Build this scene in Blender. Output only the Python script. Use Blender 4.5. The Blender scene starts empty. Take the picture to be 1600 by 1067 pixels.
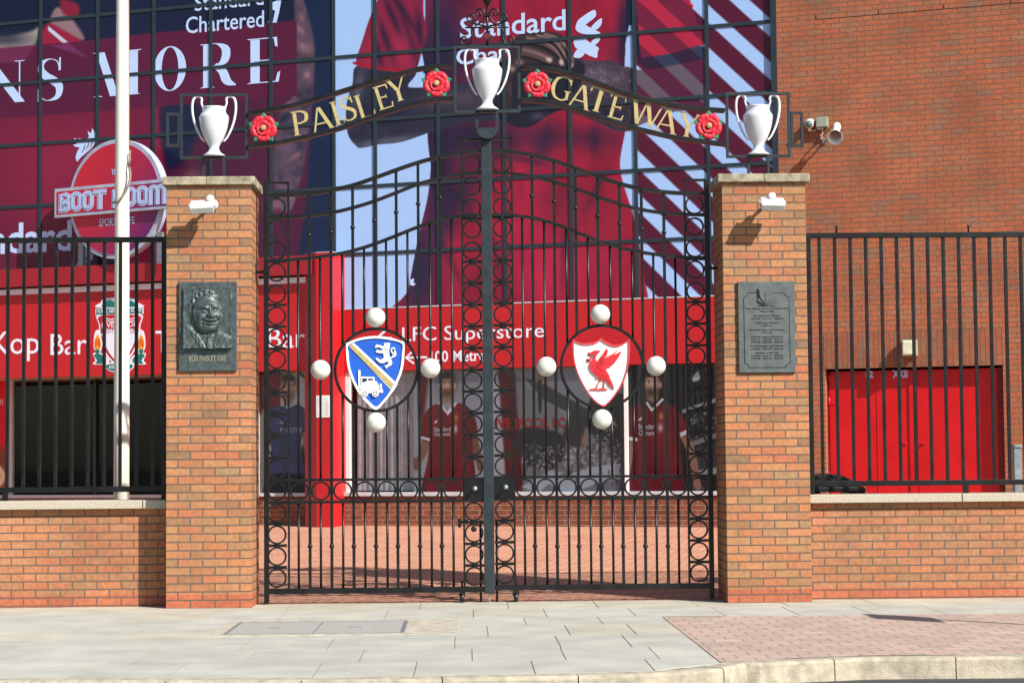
import bpy, bmesh, math, random
import numpy as np
from mathutils import Vector, Matrix
from mathutils.geometry import tessellate_polygon
random.seed(7); rng = np.random.default_rng(7)
SC = bpy.context.scene
R = math.radians

# ------------------------------------------------------------------ camera
F_PX, CXP, CYP = 3200.0, 800.0, 533.5
def _cam_axes():
    ey = np.array([(726-CXP)/F_PX, -(721-CYP)/F_PX, -1.0]); ey /= np.linalg.norm(ey)
    ex = np.array([1, .0085, 0.0]); ex -= ex.dot(ey)*ey; ex /= np.linalg.norm(ex)
    return np.stack([ex, ey, np.cross(ex, ey)], 1)
MC = _cam_axes()
CAM = np.array([-0.224, -18.8, 1.31])
cd = bpy.data.cameras.new('camera'); co = bpy.data.objects.new('camera', cd); SC.collection.objects.link(co)
cd.sensor_width = 36; cd.lens = 36*F_PX/1600; cd.clip_start = .1; cd.clip_end = 3000
co.matrix_world = Matrix([list(MC.T[i])+[CAM[i]] for i in range(3)]+[[0, 0, 0, 1]])
SC.camera = co

# ------------------------------------------------------------------ light
SUN_EL, SUN_AZ = R(37), R(45)           # azimuth: from straight in front of the gate towards the right
w = bpy.data.worlds.new('World'); SC.world = w; w.use_nodes = True
nt = w.node_tree; bg = nt.nodes['Background']
sky = nt.nodes.new('ShaderNodeTexSky'); sky.sky_type = 'NISHITA'; sky.sun_disc = False
sky.sun_elevation = SUN_EL; sky.sun_rotation = math.pi - SUN_AZ
nt.links.new(sky.outputs[0], bg.inputs[0]); bg.inputs[1].default_value = .085
sl = bpy.data.lights.new('sun', 'SUN'); so = bpy.data.objects.new('sun', sl); SC.collection.objects.link(so)
sl.energy = 5.0; sl.angle = R(.5); sl.color = (1, .95, .87)
sdir = Vector((math.sin(SUN_AZ)*math.cos(SUN_EL), -math.cos(SUN_AZ)*math.cos(SUN_EL), math.sin(SUN_EL)))
so.rotation_euler = sdir.to_track_quat('Z', 'Y').to_euler(); so.location = (20, -20, 20)
SC.view_settings.view_transform = 'Standard'; SC.view_settings.look = 'None'
SC.view_settings.exposure = .55; SC.view_settings.gamma = 1
SC.cycles.max_bounces = 8; SC.cycles.caustics_reflective = False; SC.cycles.caustics_refractive = False

# ------------------------------------------------------------------ projection helpers (planes of the place)
def ray(px, py): return MC.T @ np.array([(px-CXP)/F_PX, -(py-CYP)/F_PX, -1.0])
def at_y(px, py, Y):
    d = ray(px, py); return Vector(CAM + d*(Y-CAM[1])/d[1])
def at_z(px, py, z=0):
    d = ray(px, py); return Vector(CAM + d*(z-CAM[2])/d[2])
TH = R(21.3)
UD = Vector((math.cos(TH), -math.sin(TH), 0)); ND = Vector((-math.sin(TH), -math.cos(TH), 0)); ZD = Vector((0, 0, 1))
P0 = Vector((0, 12, 0))
class Frame:
    def __init__(s, o, a, b, n): s.o, s.a, s.b, s.n = Vector(o), Vector(a), Vector(b), Vector(n)
    def p(s, x, y, w=0): return s.o + s.a*x + s.b*y + s.n*w
    def px(s, X, Y, w=0):
        d = Vector(ray(X, Y)); c = Vector(CAM); o = s.o + s.n*w
        q = c + d*((o-c).dot(s.n)/d.dot(s.n)); return ((q-s.o).dot(s.a), (q-s.o).dot(s.b))
FA = Frame(P0, UD, ZD, ND)                       # building front
def FY(y): return Frame((0, y, 0), (1, 0, 0), (0, 0, 1), (0, -1, 0))
YG = .42
FG = FY(YG)                                      # gate plane
FP = FY(0)                                       # front face of the pillars

# ------------------------------------------------------------------ mesh builder
class MB:
    def __init__(s): s.v, s.f, s.m, s.sm = [], [], [], []
    def add(s, vs, fs, mi=0, smooth=False):
        o = len(s.v); s.v += [tuple(v) for v in vs]; s.f += [tuple(i+o for i in f) for f in fs]
        s.m += [mi]*len(fs); s.sm += [smooth]*len(fs); return s
    def box(s, x0, x1, y0, y1, z0, z1, mi=0):
        vs = [(x, y, z) for x in (x0, x1) for y in (y0, y1) for z in (z0, z1)]
        return s.add(vs, [(0, 1, 3, 2), (4, 6, 7, 5), (0, 4, 5, 1), (2, 3, 7, 6), (0, 2, 6, 4), (1, 5, 7, 3)], mi)
    def fbox(s, fr, x0, x1, y0, y1, w0, w1, mi=0):
        vs = [fr.p(x, y, q) for x in (x0, x1) for y in (y0, y1) for q in (w0, w1)]
        return s.add(vs, [(0, 1, 3, 2), (4, 6, 7, 5), (0, 4, 5, 1), (2, 3, 7, 6), (0, 2, 6, 4), (1, 5, 7, 3)], mi)
    def obox(s, c, ax, h, mi=0):
        c = Vector(c); vs = [c+Vector(ax[0])*i*h[0]+Vector(ax[1])*j*h[1]+Vector(ax[2])*k*h[2] for i in (-1, 1) for j in (-1, 1) for k in (-1, 1)]
        return s.add(vs, [(0, 1, 3, 2), (4, 6, 7, 5), (0, 4, 5, 1), (2, 3, 7, 6), (0, 2, 6, 4), (1, 5, 7, 3)], mi)
    def prism(s, poly, fr, w0, w1, mi=0, smooth=False, holes=()):
        loops = [list(poly)]+[list(h) for h in holes]; vs = []; fs = []; n = sum(len(l) for l in loops)
        flat = [q for l in loops for q in l]
        vs = [fr.p(x, y, w1) for x, y in flat]+[fr.p(x, y, w0) for x, y in flat]
        tr = tessellate_polygon([[Vector((x, y, 0)) for x, y in l] for l in loops])
        for t in tr: fs.append(tuple(t)); fs.append(tuple(i+n for i in reversed(t)))
        s.add(vs, fs, mi, False); o = len(s.v)-2*n; k = 0
        for l in loops:
            m = len(l)
            for i in range(m):
                a, b = k+i, k+(i+1) % m
                s.f.append((o+a, o+b, o+b+n, o+a+n)); s.m.append(mi); s.sm.append(smooth)
            k += m
        return s
    def sheet(s, poly, fr, w, mi=0, holes=()):
        loops = [list(poly)]+[list(h) for h in holes]; flat = [q for l in loops for q in l]
        tr = tessellate_polygon([[Vector((x, y, 0)) for x, y in l] for l in loops])
        return s.add([fr.p(x, y, w) for x, y in flat], [tuple(t) for t in tr], mi)
    def tube(s, pts, r, n=8, mi=0, closed=False, cap=True, sy=1.0):
        P = [Vector(p) for p in pts]; m = len(P); rr = r if hasattr(r, '__len__') else [r]*m
        T = []
        for i in range(m):
            a = P[(i-1) % m] if (closed or i) else P[i]; b = P[(i+1) % m] if (closed or i < m-1) else P[i]
            T.append((b-a).normalized())
        up = Vector((0, 0, 1)) if abs(T[0].z) < .9 else Vector((0, 1, 0))
        N = (up-T[0]*up.dot(T[0])).normalized(); vs = []
        for i in range(m):
            N = (N-T[i]*N.dot(T[i])).normalized(); B = T[i].cross(N)
            vs += [P[i]+(N*math.cos(2*math.pi*k/n)+B*math.sin(2*math.pi*k/n)*sy)*rr[i] for k in range(n)]
        fs = []
        for i in range(m if closed else m-1):
            a, b = i*n, ((i+1) % m)*n
            fs += [(a+k, a+(k+1) % n, b+(k+1) % n, b+k) for k in range(n)]
        if cap and not closed: fs += [tuple(reversed(range(n))), tuple(range((m-1)*n, m*n))]
        return s.add(vs, fs, mi, True)
    def rail(s, pts, t, d, fr, mi=0, w=0, tz=None):
        """rectangular section (t in the plane, d along the normal) along a path in the frame's plane"""
        P = [Vector((x, y)) for x, y in pts]; m = len(P); vs = []
        for i in range(m):
            a = P[max(i-1, 0)]; b = P[min(i+1, m-1)]; q = (b-a).normalized(); nn = Vector((-q.y, q.x))*t/2
            for sg, ww in ((1, w+d/2), (1, w-d/2), (-1, w-d/2), (-1, w+d/2)):
                vs.append(fr.p(*(P[i]+nn*sg), ww))
        fs = []
        for i in range(m-1):
            a, b = 4*i, 4*i+4
            fs += [(a+k, a+(k+1) % 4, b+(k+1) % 4, b+k) for k in range(4)]
        fs += [(3, 2, 1, 0), tuple(range(4*m-4, 4*m))]
        return s.add(vs, fs, mi)
    def lathe(s, prof, c, n=24, ax=(0, 0, 1), mi=0, sm=True, sy=1.0):
        ax = Vector(ax).normalized(); a = ax.orthogonal().normalized(); b = ax.cross(a); c = Vector(c); vs = []; m = len(prof)
        if abs(ax.z) > .99: a, b = Vector((1, 0, 0)), Vector((0, 1, 0))
        for r, z in prof: vs += [c+ax*z+(a*math.cos(2*math.pi*k/n)+b*sy*math.sin(2*math.pi*k/n))*max(r, 1e-4) for k in range(n)]
        fs = [(i*n+k, i*n+(k+1) % n, (i+1)*n+(k+1) % n, (i+1)*n+k) for i in range(m-1) for k in range(n)]
        fs += [tuple(reversed(range(n))), tuple(range((m-1)*n, m*n))]
        return s.add(vs, fs, mi, sm)
    def sphere(s, c, r, mi=0, n=20):
        pr = [(r*math.sin(math.pi*i/(n//2)), -r*math.cos(math.pi*i/(n//2))) for i in range(n//2+1)]
        return s.lathe(pr, c, n, (0, 0, 1), mi)
    def build(s, name, mats, parent=None, bevel=0, seg=2, loc=None, autosm=False):
        o = Vector(ORG.get(parent.name, (0, 0, 0))) if parent else Vector(loc or (0, 0, 0))
        me = bpy.data.meshes.new(name)
        me.from_pydata([tuple(Vector(v)-o) for v in s.v], [], s.f)
        for m in (mats if isinstance(mats, (list, tuple)) else [mats]): me.materials.append(m)
        me.polygons.foreach_set('material_index', s.m); me.polygons.foreach_set('use_smooth', s.sm)
        bm = bmesh.new(); bm.from_mesh(me); bmesh.ops.recalc_face_normals(bm, faces=bm.faces); bm.to_mesh(me); bm.free()
        ob = bpy.data.objects.new(name, me); SC.collection.objects.link(ob)
        if parent: ob.parent = parent
        else: ob.location = o
        ORG[ob.name] = o
        if bevel:
            b = ob.modifiers.new('bevel', 'BEVEL'); b.width = bevel; b.segments = seg; b.limit_method = 'ANGLE'; b.angle_limit = R(40)
        return ob
ORG = {}
def thing(name, label, cat, loc, group=None):
    o = bpy.data.objects.new(name, None); SC.collection.objects.link(o); o.location = loc; o.empty_display_size = .1
    ORG[o.name] = Vector(loc); return tag(o, label, cat, group)
def tag(o, label, cat, group=None):
    o['label'] = label; o['category'] = cat
    if group: o['group'] = group
    return o
def struct(o): o['kind'] = 'structure'; return o
def inst(src, name, parent, off):
    """another child sharing src's mesh, moved by off"""
    c = src.copy(); c.name = name; SC.collection.objects.link(c); c.parent = parent
    c.location = Vector(src.location)+Vector(off)
    ORG[c.name] = ORG[src.name]; return c

def cm(pts, n=5, closed=True):
    P = [np.array(p, float) for p in pts]; m = len(P); out = []
    for i in range(m if closed else m-1):
        if closed: a, b, c, d = P[i-1], P[i], P[(i+1) % m], P[(i+2) % m]
        else: a, b, c, d = P[max(i-1, 0)], P[i], P[i+1], P[min(i+2, m-1)]
        for k in range(n):
            t = k/n
            out.append(.5*(2*b+(c-a)*t+(2*a-5*b+4*c-d)*t*t+(3*b-a-3*c+d)*t**3))
    if not closed: out.append(P[-1])
    return [tuple(q) for q in out]
def circle(x, y, r, n=28, ry=None): return [(x+r*math.cos(2*math.pi*k/n), y+(ry or r)*math.sin(2*math.pi*k/n)) for k in range(n)]
def ribbon(pts, ws, n=6, closed=False, smooth=True):
    if not hasattr(ws, '__len__'): ws = [ws]*len(pts)
    q = cm([(p[0], p[1], w_) for p, w_ in zip(pts, ws)], n, closed) if smooth else [(p[0], p[1], w_) for p, w_ in zip(pts, ws)]
    L, Rr = [], []; m = len(q)
    for i in range(m):
        a = q[(i-1) % m] if closed else q[max(i-1, 0)]; b = q[(i+1) % m] if closed else q[min(i+1, m-1)]
        dx, dy = b[0]-a[0], b[1]-a[1]; l = math.hypot(dx, dy) or 1
        nx, ny = -dy/l*q[i][2]/2, dx/l*q[i][2]/2
        L.append((q[i][0]+nx, q[i][1]+ny)); Rr.append((q[i][0]-nx, q[i][1]-ny))
    return (L, Rr) if closed else L+Rr[::-1]

# ------------------------------------------------------------------ materials
def lin(c): return tuple(((x/255)/12.92 if x/255 <= .04045 else ((x/255+.055)/1.055)**2.4) for x in c)
def N(nt, t, **k):
    n = nt.nodes.new(t)
    for a, b in k.items():
        if a[0] == 'i' and a[1:].isdigit(): n.inputs[int(a[1:])].default_value = b
        else: setattr(n, a, b)
    return n
def mat(name, col, rough=.6, metal=0, var=.12, vs=6, bump=.0, bs=60, spec=.5, coat=0, lo=None, obj=False, streak=0):
    m = bpy.data.materials.new(name); m.use_nodes = True; t = m.node_tree; b = t.nodes['Principled BSDF']
    b.inputs['Roughness'].default_value = rough; b.inputs['Metallic'].default_value = metal
    b.inputs['Specular IOR Level'].default_value = spec; b.inputs['Coat Weight'].default_value = coat
    c = col if isinstance(col[0], float) else lin(col)
    ge = N(t, 'ShaderNodeNewGeometry'); pos = ge.outputs['Position']
    if obj: pos = N(t, 'ShaderNodeTexCoord').outputs['Object']
    if streak:
        mp = N(t, 'ShaderNodeMapping'); mp.inputs['Scale'].default_value = (1, 1, streak); t.links.new(pos, mp.inputs[0]); pos = mp.outputs[0]
    no = N(t, 'ShaderNodeTexNoise'); no.inputs['Scale'].default_value = vs; no.inputs['Detail'].default_value = 6
    t.links.new(pos, no.inputs['Vector'])
    cr = N(t, 'ShaderNodeValToRGB'); cr.color_ramp.elements[0].position = .3; cr.color_ramp.elements[1].position = .7
    lo = lo or tuple(x*(1-var*2) for x in c)
    cr.color_ramp.elements[0].color = (*lo, 1); cr.color_ramp.elements[1].color = (*[min(x*(1+var*.6), .95) for x in c], 1)
    t.links.new(no.outputs[0], cr.inputs[0]); t.links.new(cr.outputs[0], b.inputs['Base Color'])
    mr = N(t, 'ShaderNodeMapRange', i3=max(rough-.08, .03), i4=min(rough+.1, 1)); t.links.new(no.outputs[0], mr.inputs[0]); t.links.new(mr.outputs[0], b.inputs['Roughness'])
    if bump:
        n2 = N(t, 'ShaderNodeTexNoise'); n2.inputs['Scale'].default_value = bs; n2.inputs['Detail'].default_value = 8; t.links.new(pos, n2.inputs['Vector'])
        bp = N(t, 'ShaderNodeBump'); bp.inputs['Strength'].default_value = bump; bp.inputs['Distance'].default_value = .01
        t.links.new(n2.outputs[0], bp.inputs['Height']); t.links.new(bp.outputs[0], b.inputs['Normal'])
    return m
def brick(name, org, ax, cols, mortar, bw=.225, bh=.075, low=None, lowz=0, rot=False, msize=.0125, bump=.9, dirt=.36, flat=False, rough=.85, sq=False):
    """running-bond brickwork measured along the horizontal axis ax and up z (flat: x and y)"""
    m = bpy.data.materials.new(name); m.use_nodes = True; t = m.node_tree; b = t.nodes['Principled BSDF']; L = t.links.new
    b.inputs['Roughness'].default_value = rough; b.inputs['Specular IOR Level'].default_value = .25
    ge = N(t, 'ShaderNodeNewGeometry'); sub = N(t, 'ShaderNodeVectorMath', operation='SUBTRACT'); L(ge.outputs['Position'], sub.inputs[0]); sub.inputs[1].default_value = org
    d1 = N(t, 'ShaderNodeVectorMath', operation='DOT_PRODUCT'); L(sub.outputs[0], d1.inputs[0]); d1.inputs[1].default_value = ax
    perp = (-ax[1], ax[0], 0)
    d2 = N(t, 'ShaderNodeVectorMath', operation='DOT_PRODUCT'); L(sub.outputs[0], d2.inputs[0]); d2.inputs[1].default_value = perp
    dn = N(t, 'ShaderNodeVectorMath', operation='DOT_PRODUCT'); L(ge.outputs['True Normal'], dn.inputs[0]); dn.inputs[1].default_value = ax
    ab = N(t, 'ShaderNodeMath', operation='ABSOLUTE'); L(dn.outputs['Value'], ab.inputs[0])
    gt = N(t, 'ShaderNodeMath', operation='GREATER_THAN', i1=.5); L(ab.outputs[0], gt.inputs[0])
    mx = N(t, 'ShaderNodeMix'); L(gt.outputs[0], mx.inputs[0]); L(d1.outputs['Value'], mx.inputs[2]); L(d2.outputs['Value'], mx.inputs[3])
    sx = N(t, 'ShaderNodeSeparateXYZ'); L(sub.outputs[0], sx.inputs[0])
    cb = N(t, 'ShaderNodeCombineXYZ')
    uo = d1.outputs['Value'] if flat else mx.outputs[0]; vo = d2.outputs['Value'] if flat else sx.outputs[2]
    if rot: uo, vo = vo, uo
    L(uo, cb.inputs[0]); L(vo, cb.inputs[1])
    wob = N(t, 'ShaderNodeTexNoise'); wob.inputs['Scale'].default_value = 5; wob.inputs['Detail'].default_value = 3; L(cb.outputs[0], wob.inputs['Vector'])
    w1 = N(t, 'ShaderNodeVectorMath', operation='MULTIPLY_ADD'); L(wob.outputs['Color'], w1.inputs[0]); w1.inputs[1].default_value = (.006, .006, 0); L(cb.outputs[0], w1.inputs[2])
    br = N(t, 'ShaderNodeTexBrick'); L(w1.outputs[0], br.inputs['Vector'])
    br.inputs['Color1'].default_value = (0, 0, 0, 1); br.inputs['Color2'].default_value = (1, 1, 1, 1); br.inputs['Mortar'].default_value = (.5, .5, .5, 1)
    br.inputs['Scale'].default_value = 1; br.inputs['Brick Width'].default_value = bw; br.inputs['Row Height'].default_value = bh
    br.inputs['Mortar Size'].default_value = msize*.5; br.inputs['Mortar Smooth'].default_value = .15
    br.offset = .5; br.squash = 1
    cr = N(t, 'ShaderNodeValToRGB'); e = cr.color_ramp.elements; e[0].color = (*lin(cols[0]), 1); e[1].color = (*lin(cols[-1]), 1)
    for i, c in enumerate(cols[1:-1]):
        q = e.new((i+1)/(len(cols)-1)); q.color = (*lin(c), 1)
    L(br.outputs['Color'], cr.inputs[0]); colr = cr.outputs[0]
    if low:
        c2 = N(t, 'ShaderNodeValToRGB'); c2.color_ramp.elements[0].color = (*lin(low[0]), 1); c2.color_ramp.elements[1].color = (*lin(low[1]), 1); L(br.outputs['Color'], c2.inputs[0])
        lt = N(t, 'ShaderNodeMath', operation='LESS_THAN', i1=lowz); L(sx.outputs[2], lt.inputs[0])
        mm = N(t, 'ShaderNodeMix', data_type='RGBA'); L(lt.outputs[0], mm.inputs[0]); L(colr, mm.inputs[6]); L(c2.outputs[0], mm.inputs[7]); colr = mm.outputs[2]
    # in-brick mottling and weather
    n1 = N(t, 'ShaderNodeTexNoise'); n1.inputs['Scale'].default_value = 26; n1.inputs['Detail'].default_value = 8; n1.inputs['Roughness'].default_value = .7; L(ge.outputs['Position'], n1.inputs['Vector'])
    n2 = N(t, 'ShaderNodeTexNoise'); n2.inputs['Scale'].default_value = 1.7; n2.inputs['Detail'].default_value = 5; L(ge.outputs['Position'], n2.inputs['Vector'])
    if 'plaza' in name:
        st_ = N(t, 'ShaderNodeVectorMath', operation='MULTIPLY'); st_.inputs[1].default_value = (.55, 2.6, 0); L(cb.outputs[0], st_.inputs[0]); L(st_.outputs[0], n2.inputs['Vector']); n2.inputs['Scale'].default_value = 1.6; n2.inputs['Detail'].default_value = 7; n2.inputs['Roughness'].default_value = .7
    a = N(t, 'ShaderNodeMapRange', i1=.25, i2=.75, i3=1-dirt, i4=1+dirt*.7); L(n1.outputs[0], a.inputs[0])
    c = N(t, 'ShaderNodeMapRange', i1=.3, i2=.7, i3=1-dirt*.5, i4=1+dirt*.35); L(n2.outputs[0], c.inputs[0])
    mu = N(t, 'ShaderNodeMath', operation='MULTIPLY'); L(a.outputs[0], mu.inputs[0]); L(c.outputs[0], mu.inputs[1])
    ml = N(t, 'ShaderNodeVectorMath', operation='SCALE'); L(colr, ml.inputs[0]); L(mu.outputs[0], ml.inputs['Scale'])
    mo = N(t, 'ShaderNodeMix', data_type='RGBA'); L(br.outputs['Fac'], mo.inputs[0]); L(ml.outputs[0], mo.inputs[6]); mo.inputs[7].default_value = (*lin(mortar), 1)
    L(mo.outputs[2], b.inputs['Base Color'])
    h = N(t, 'ShaderNodeMath', operation='MULTIPLY_ADD', i1=-1.0); L(br.outputs['Fac'], h.inputs[0])
    hs = N(t, 'ShaderNodeMath', operation='MULTIPLY', i1=.5); L(n1.outputs[0], hs.inputs[0]); L(hs.outputs[0], h.inputs[2])
    bp = N(t, 'ShaderNodeBump'); bp.inputs['Strength'].default_value = bump; bp.inputs['Distance'].default_value = .008; L(h.outputs[0], bp.inputs['Height']); L(bp.outputs[0], b.inputs['Normal'])
    return m
def print_mat(name, k=.62, rough=.28, weave=0):
    m = bpy.data.materials.new(name); m.use_nodes = True; t = m.node_tree; b = t.nodes['Principled BSDF']
    a = N(t, 'ShaderNodeVertexColor', layer_name='ink'); s = N(t, 'ShaderNodeVectorMath', operation='SCALE'); s.inputs['Scale'].default_value = k
    t.links.new(a.outputs[0], s.inputs[0]); t.links.new(s.outputs[0], b.inputs['Base Color']); b.inputs['Roughness'].default_value = rough; b.inputs['Specular IOR Level'].default_value = .32
    return m
def glass_mat(name, refl=.02, tint=(.97, .98, .98)):
    m = bpy.data.materials.new(name); m.use_nodes = True; t = m.node_tree; t.nodes.remove(t.nodes['Principled BSDF'])
    tr = N(t, 'ShaderNodeBsdfTransparent'); tr.inputs[0].default_value = (*tint, 1); gl = N(t, 'ShaderNodeBsdfGlossy'); gl.inputs['Roughness'].default_value = .02
    fr = N(t, 'ShaderNodeFresnel'); fr.inputs[0].default_value = 1.33
    mr = N(t, 'ShaderNodeMapRange', i1=0, i2=1, i3=refl*.25, i4=.75); t.links.new(fr.outputs[0], mr.inputs[0])
    mx = N(t, 'ShaderNodeMixShader'); t.links.new(mr.outputs[0], mx.inputs[0]); t.links.new(tr.outputs[0], mx.inputs[1]); t.links.new(gl.outputs[0], mx.inputs[2])
    t.links.new(mx.outputs[0], t.nodes['Material Output'].inputs[0]); return m

PX0 = -2.95
M = {}
PB = [(138, 110, 82), (176, 116, 80), (184, 126, 88), (172, 128, 90), (182, 114, 80), (156, 126, 92), (178, 104, 74)]
MORT_SHADE = (98, 86, 78)  # mortar darkened: the raked joints' shadow is put into its colour
M['pillar'] = brick('pillar_brick', (PX0, 0, -.075), (1, 0, 0), PB, MORT_SHADE, low=[(170, 98, 72), (176, 104, 76)], lowz=.20, bh=.0751)
M['pillar_r'] = brick('pillar_brick_right', (2.17, 0, -.075-.0751), (1, 0, 0), PB, MORT_SHADE, low=[(170, 98, 72), (176, 104, 76)], lowz=.27, bh=.0751)
M['wall'] = brick('boundary_brick', (-2.95, .3, -.06), (1, 0, 0), [(156, 118, 86), (172, 114, 80), (178, 120, 86), (168, 122, 90), (174, 108, 78)], MORT_SHADE, low=[(172, 100, 74), (176, 106, 78)], lowz=.17)
M['stand'] = brick('stand_brick', tuple(P0), tuple(UD), [(144, 108, 86), (162, 100, 72), (172, 98, 68), (166, 102, 72), (172, 100, 68), (156, 108, 80), (166, 94, 66)], (104, 84, 74), bw=.2365, bh=.0735, bump=.45)  # joints here and in the lintel coloured dark for their shadow lines
M['stand_lintel'] = brick('lintel_brick', tuple(P0), tuple(UD), [(136, 100, 82), (150, 96, 70), (160, 90, 64), (156, 98, 70), (148, 108, 80)], (104, 84, 74), bw=.2365, bh=.0735, rot=True, bump=.45)
M['plinth'] = brick('plinth_brick', tuple(P0), tuple(UD), [(112, 66, 50), (130, 74, 54), (138, 78, 56), (122, 70, 52)], (150, 132, 116), bw=.225, bh=.0735)
M['plaza'] = brick('plaza_pavers', (0, .5, 0), (math.cos(R(12)), -math.sin(R(12)), 0), [(192, 132, 106), (206, 150, 122), (212, 158, 132), (198, 138, 108)], (112, 90, 78), bw=.22, bh=.11, flat=True, bump=.25, dirt=.3, msize=.012)
M['blocks'] = brick('pink_block_paving', (0, 0, 0), (1, 0, 0), [(172, 152, 138), (182, 158, 144), (188, 166, 152), (168, 150, 138)], (128, 112, 102), bw=.21, bh=.2, flat=True, bump=.2, dirt=.16, msize=.012)
M['stone'] = mat('weathered_stone', (168, 158, 134), .9, var=.3, vs=14, bump=.6, bs=120, lo=lin((112, 106, 88)))
M['coping'] = mat('exposed_aggregate', (196, 186, 168), .9, var=.22, vs=90, bump=.7, bs=160)
M['iron'] = mat('black_painted_iron', (16, 18, 20), .36, var=.45, vs=9, bump=.12, bs=60, spec=.4)
M['iron_worn'] = mat('worn_grey_paint', (36, 47, 53), .42, var=.15, vs=12, bump=.1, bs=50, spec=.45)
M['white'] = mat('white_gloss_paint', (232, 232, 228), .3, var=.04, vs=9, bump=.03, bs=30)
M['cup'] = mat('white_cup_enamel', (214, 218, 224), .22, var=.05, vs=7, coat=.6)
M['ball'] = mat('white_ball_paint', (220, 220, 212), .45, var=.12, vs=22, bump=.15, bs=50)
_m = M['ball']; _t = _m.node_tree; _v = N(_t, 'ShaderNodeTexVoronoi', feature='DISTANCE_TO_EDGE'); _v.inputs['Scale'].default_value = 16
_tc = N(_t, 'ShaderNodeNewGeometry'); _t.links.new(_tc.outputs['Position'], _v.inputs['Vector']); _r = N(_t, 'ShaderNodeMapRange', i1=0, i2=.05); _t.links.new(_v.outputs['Distance'], _r.inputs[0])
_b = N(_t, 'ShaderNodeBump'); _b.inputs['Strength'].default_value = .35; _b.inputs['Distance'].default_value = .004; _t.links.new(_r.outputs[0], _b.inputs['Height']); _t.links.new(_b.outputs[0], _t.nodes['Principled BSDF'].inputs['Normal'])
M['red_paint'] = mat('rose_red_paint', (204, 34, 54), .5, var=.12, vs=30, bump=.1, bs=80)
M['green'] = mat('leaf_green_paint', (40, 120, 90), .45)
M['gold'] = mat('gold_paint', (182, 166, 112), .45, metal=.1, var=.12, vs=30)
M['blue'] = mat('shield_blue_paint', (28, 88, 190), .4, var=.05)
M['bronze'] = mat('patinated_bronze', (84, 96, 96), .42, metal=.4, var=.22, vs=25, bump=.25, bs=90)
M['bronze_lt'] = mat('grey_bronze', (96, 104, 104), .5, metal=.35, var=.12, vs=14, bump=.15, bs=100)
M['bronze_dk'] = mat('dark_bronze_letter', (30, 34, 34), .5, metal=.4)
M['bronze_txt'] = mat('worn_bronze_letter', (170, 164, 138), .45, metal=.5)
M['red_sign'] = mat('red_fascia_board', (180, 28, 34), .35, var=.04, vs=2)
M['red_shaded'] = mat('shaded_red_cladding', (148, 28, 38), .4, var=.06, vs=2)  # for the canopy band: its weaker light is painted in as a darker red
M['red_door'] = mat('red_door_gloss', (194, 14, 24), .38, var=.08, vs=3, bump=.06, bs=8)
M['letter'] = mat('pale_sign_letter', (222, 226, 240), .4, var=.02)
M['ice'] = mat('pale_blue_print', (184, 210, 250), .3, var=.02)
M['mullion'] = mat('slate_aluminium', (38, 52, 60), .4, var=.06, vs=3, spec=.5)
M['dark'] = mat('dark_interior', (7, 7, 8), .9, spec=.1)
M['sill'] = mat('pale_sill', (190, 192, 196), .5, var=.06)
M['soffit'] = mat('beige_soffit', (186, 166, 150), .7)
M['pole'] = mat('flagpole_white', (226, 224, 212), .38, var=.05, vs=5, streak=.2)
M['rope'] = mat('grey_rope', (150, 140, 128), .9, var=.3, vs=60)
M['slab'] = None
M['kerb'] = mat('kerb_stone', (182, 172, 152), .9, var=.2, vs=12, bump=.5, bs=90)
M['road'] = mat('asphalt', (70, 70, 70), .9, var=.2, vs=30, bump=.6, bs=120)
M['galv'] = mat('galvanised_steel', (150, 160, 166), .45, metal=.5, var=.15, vs=14)
M['plastic'] = mat('black_plastic', (18, 20, 22), .35)
M['greybox'] = mat('greenish_grey_plastic', (150, 162, 142), .5)
M['lampglass'] = mat('opal_diffuser', (222, 226, 196), .35, var=.12, vs=30)
M['glass'] = glass_mat('shop_glass')
M['drape'] = mat('pale_drape', (205, 208, 214), .8, var=.12, vs=8)
M['navy'] = mat('navy_paint', (20, 28, 50), .5)
M['paper'] = mat('paper', (222, 228, 232), .6)
M['sand'] = mat('pale_threshold', (188, 180, 164), .9, var=.2, vs=10, bump=.4, bs=80)

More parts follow.
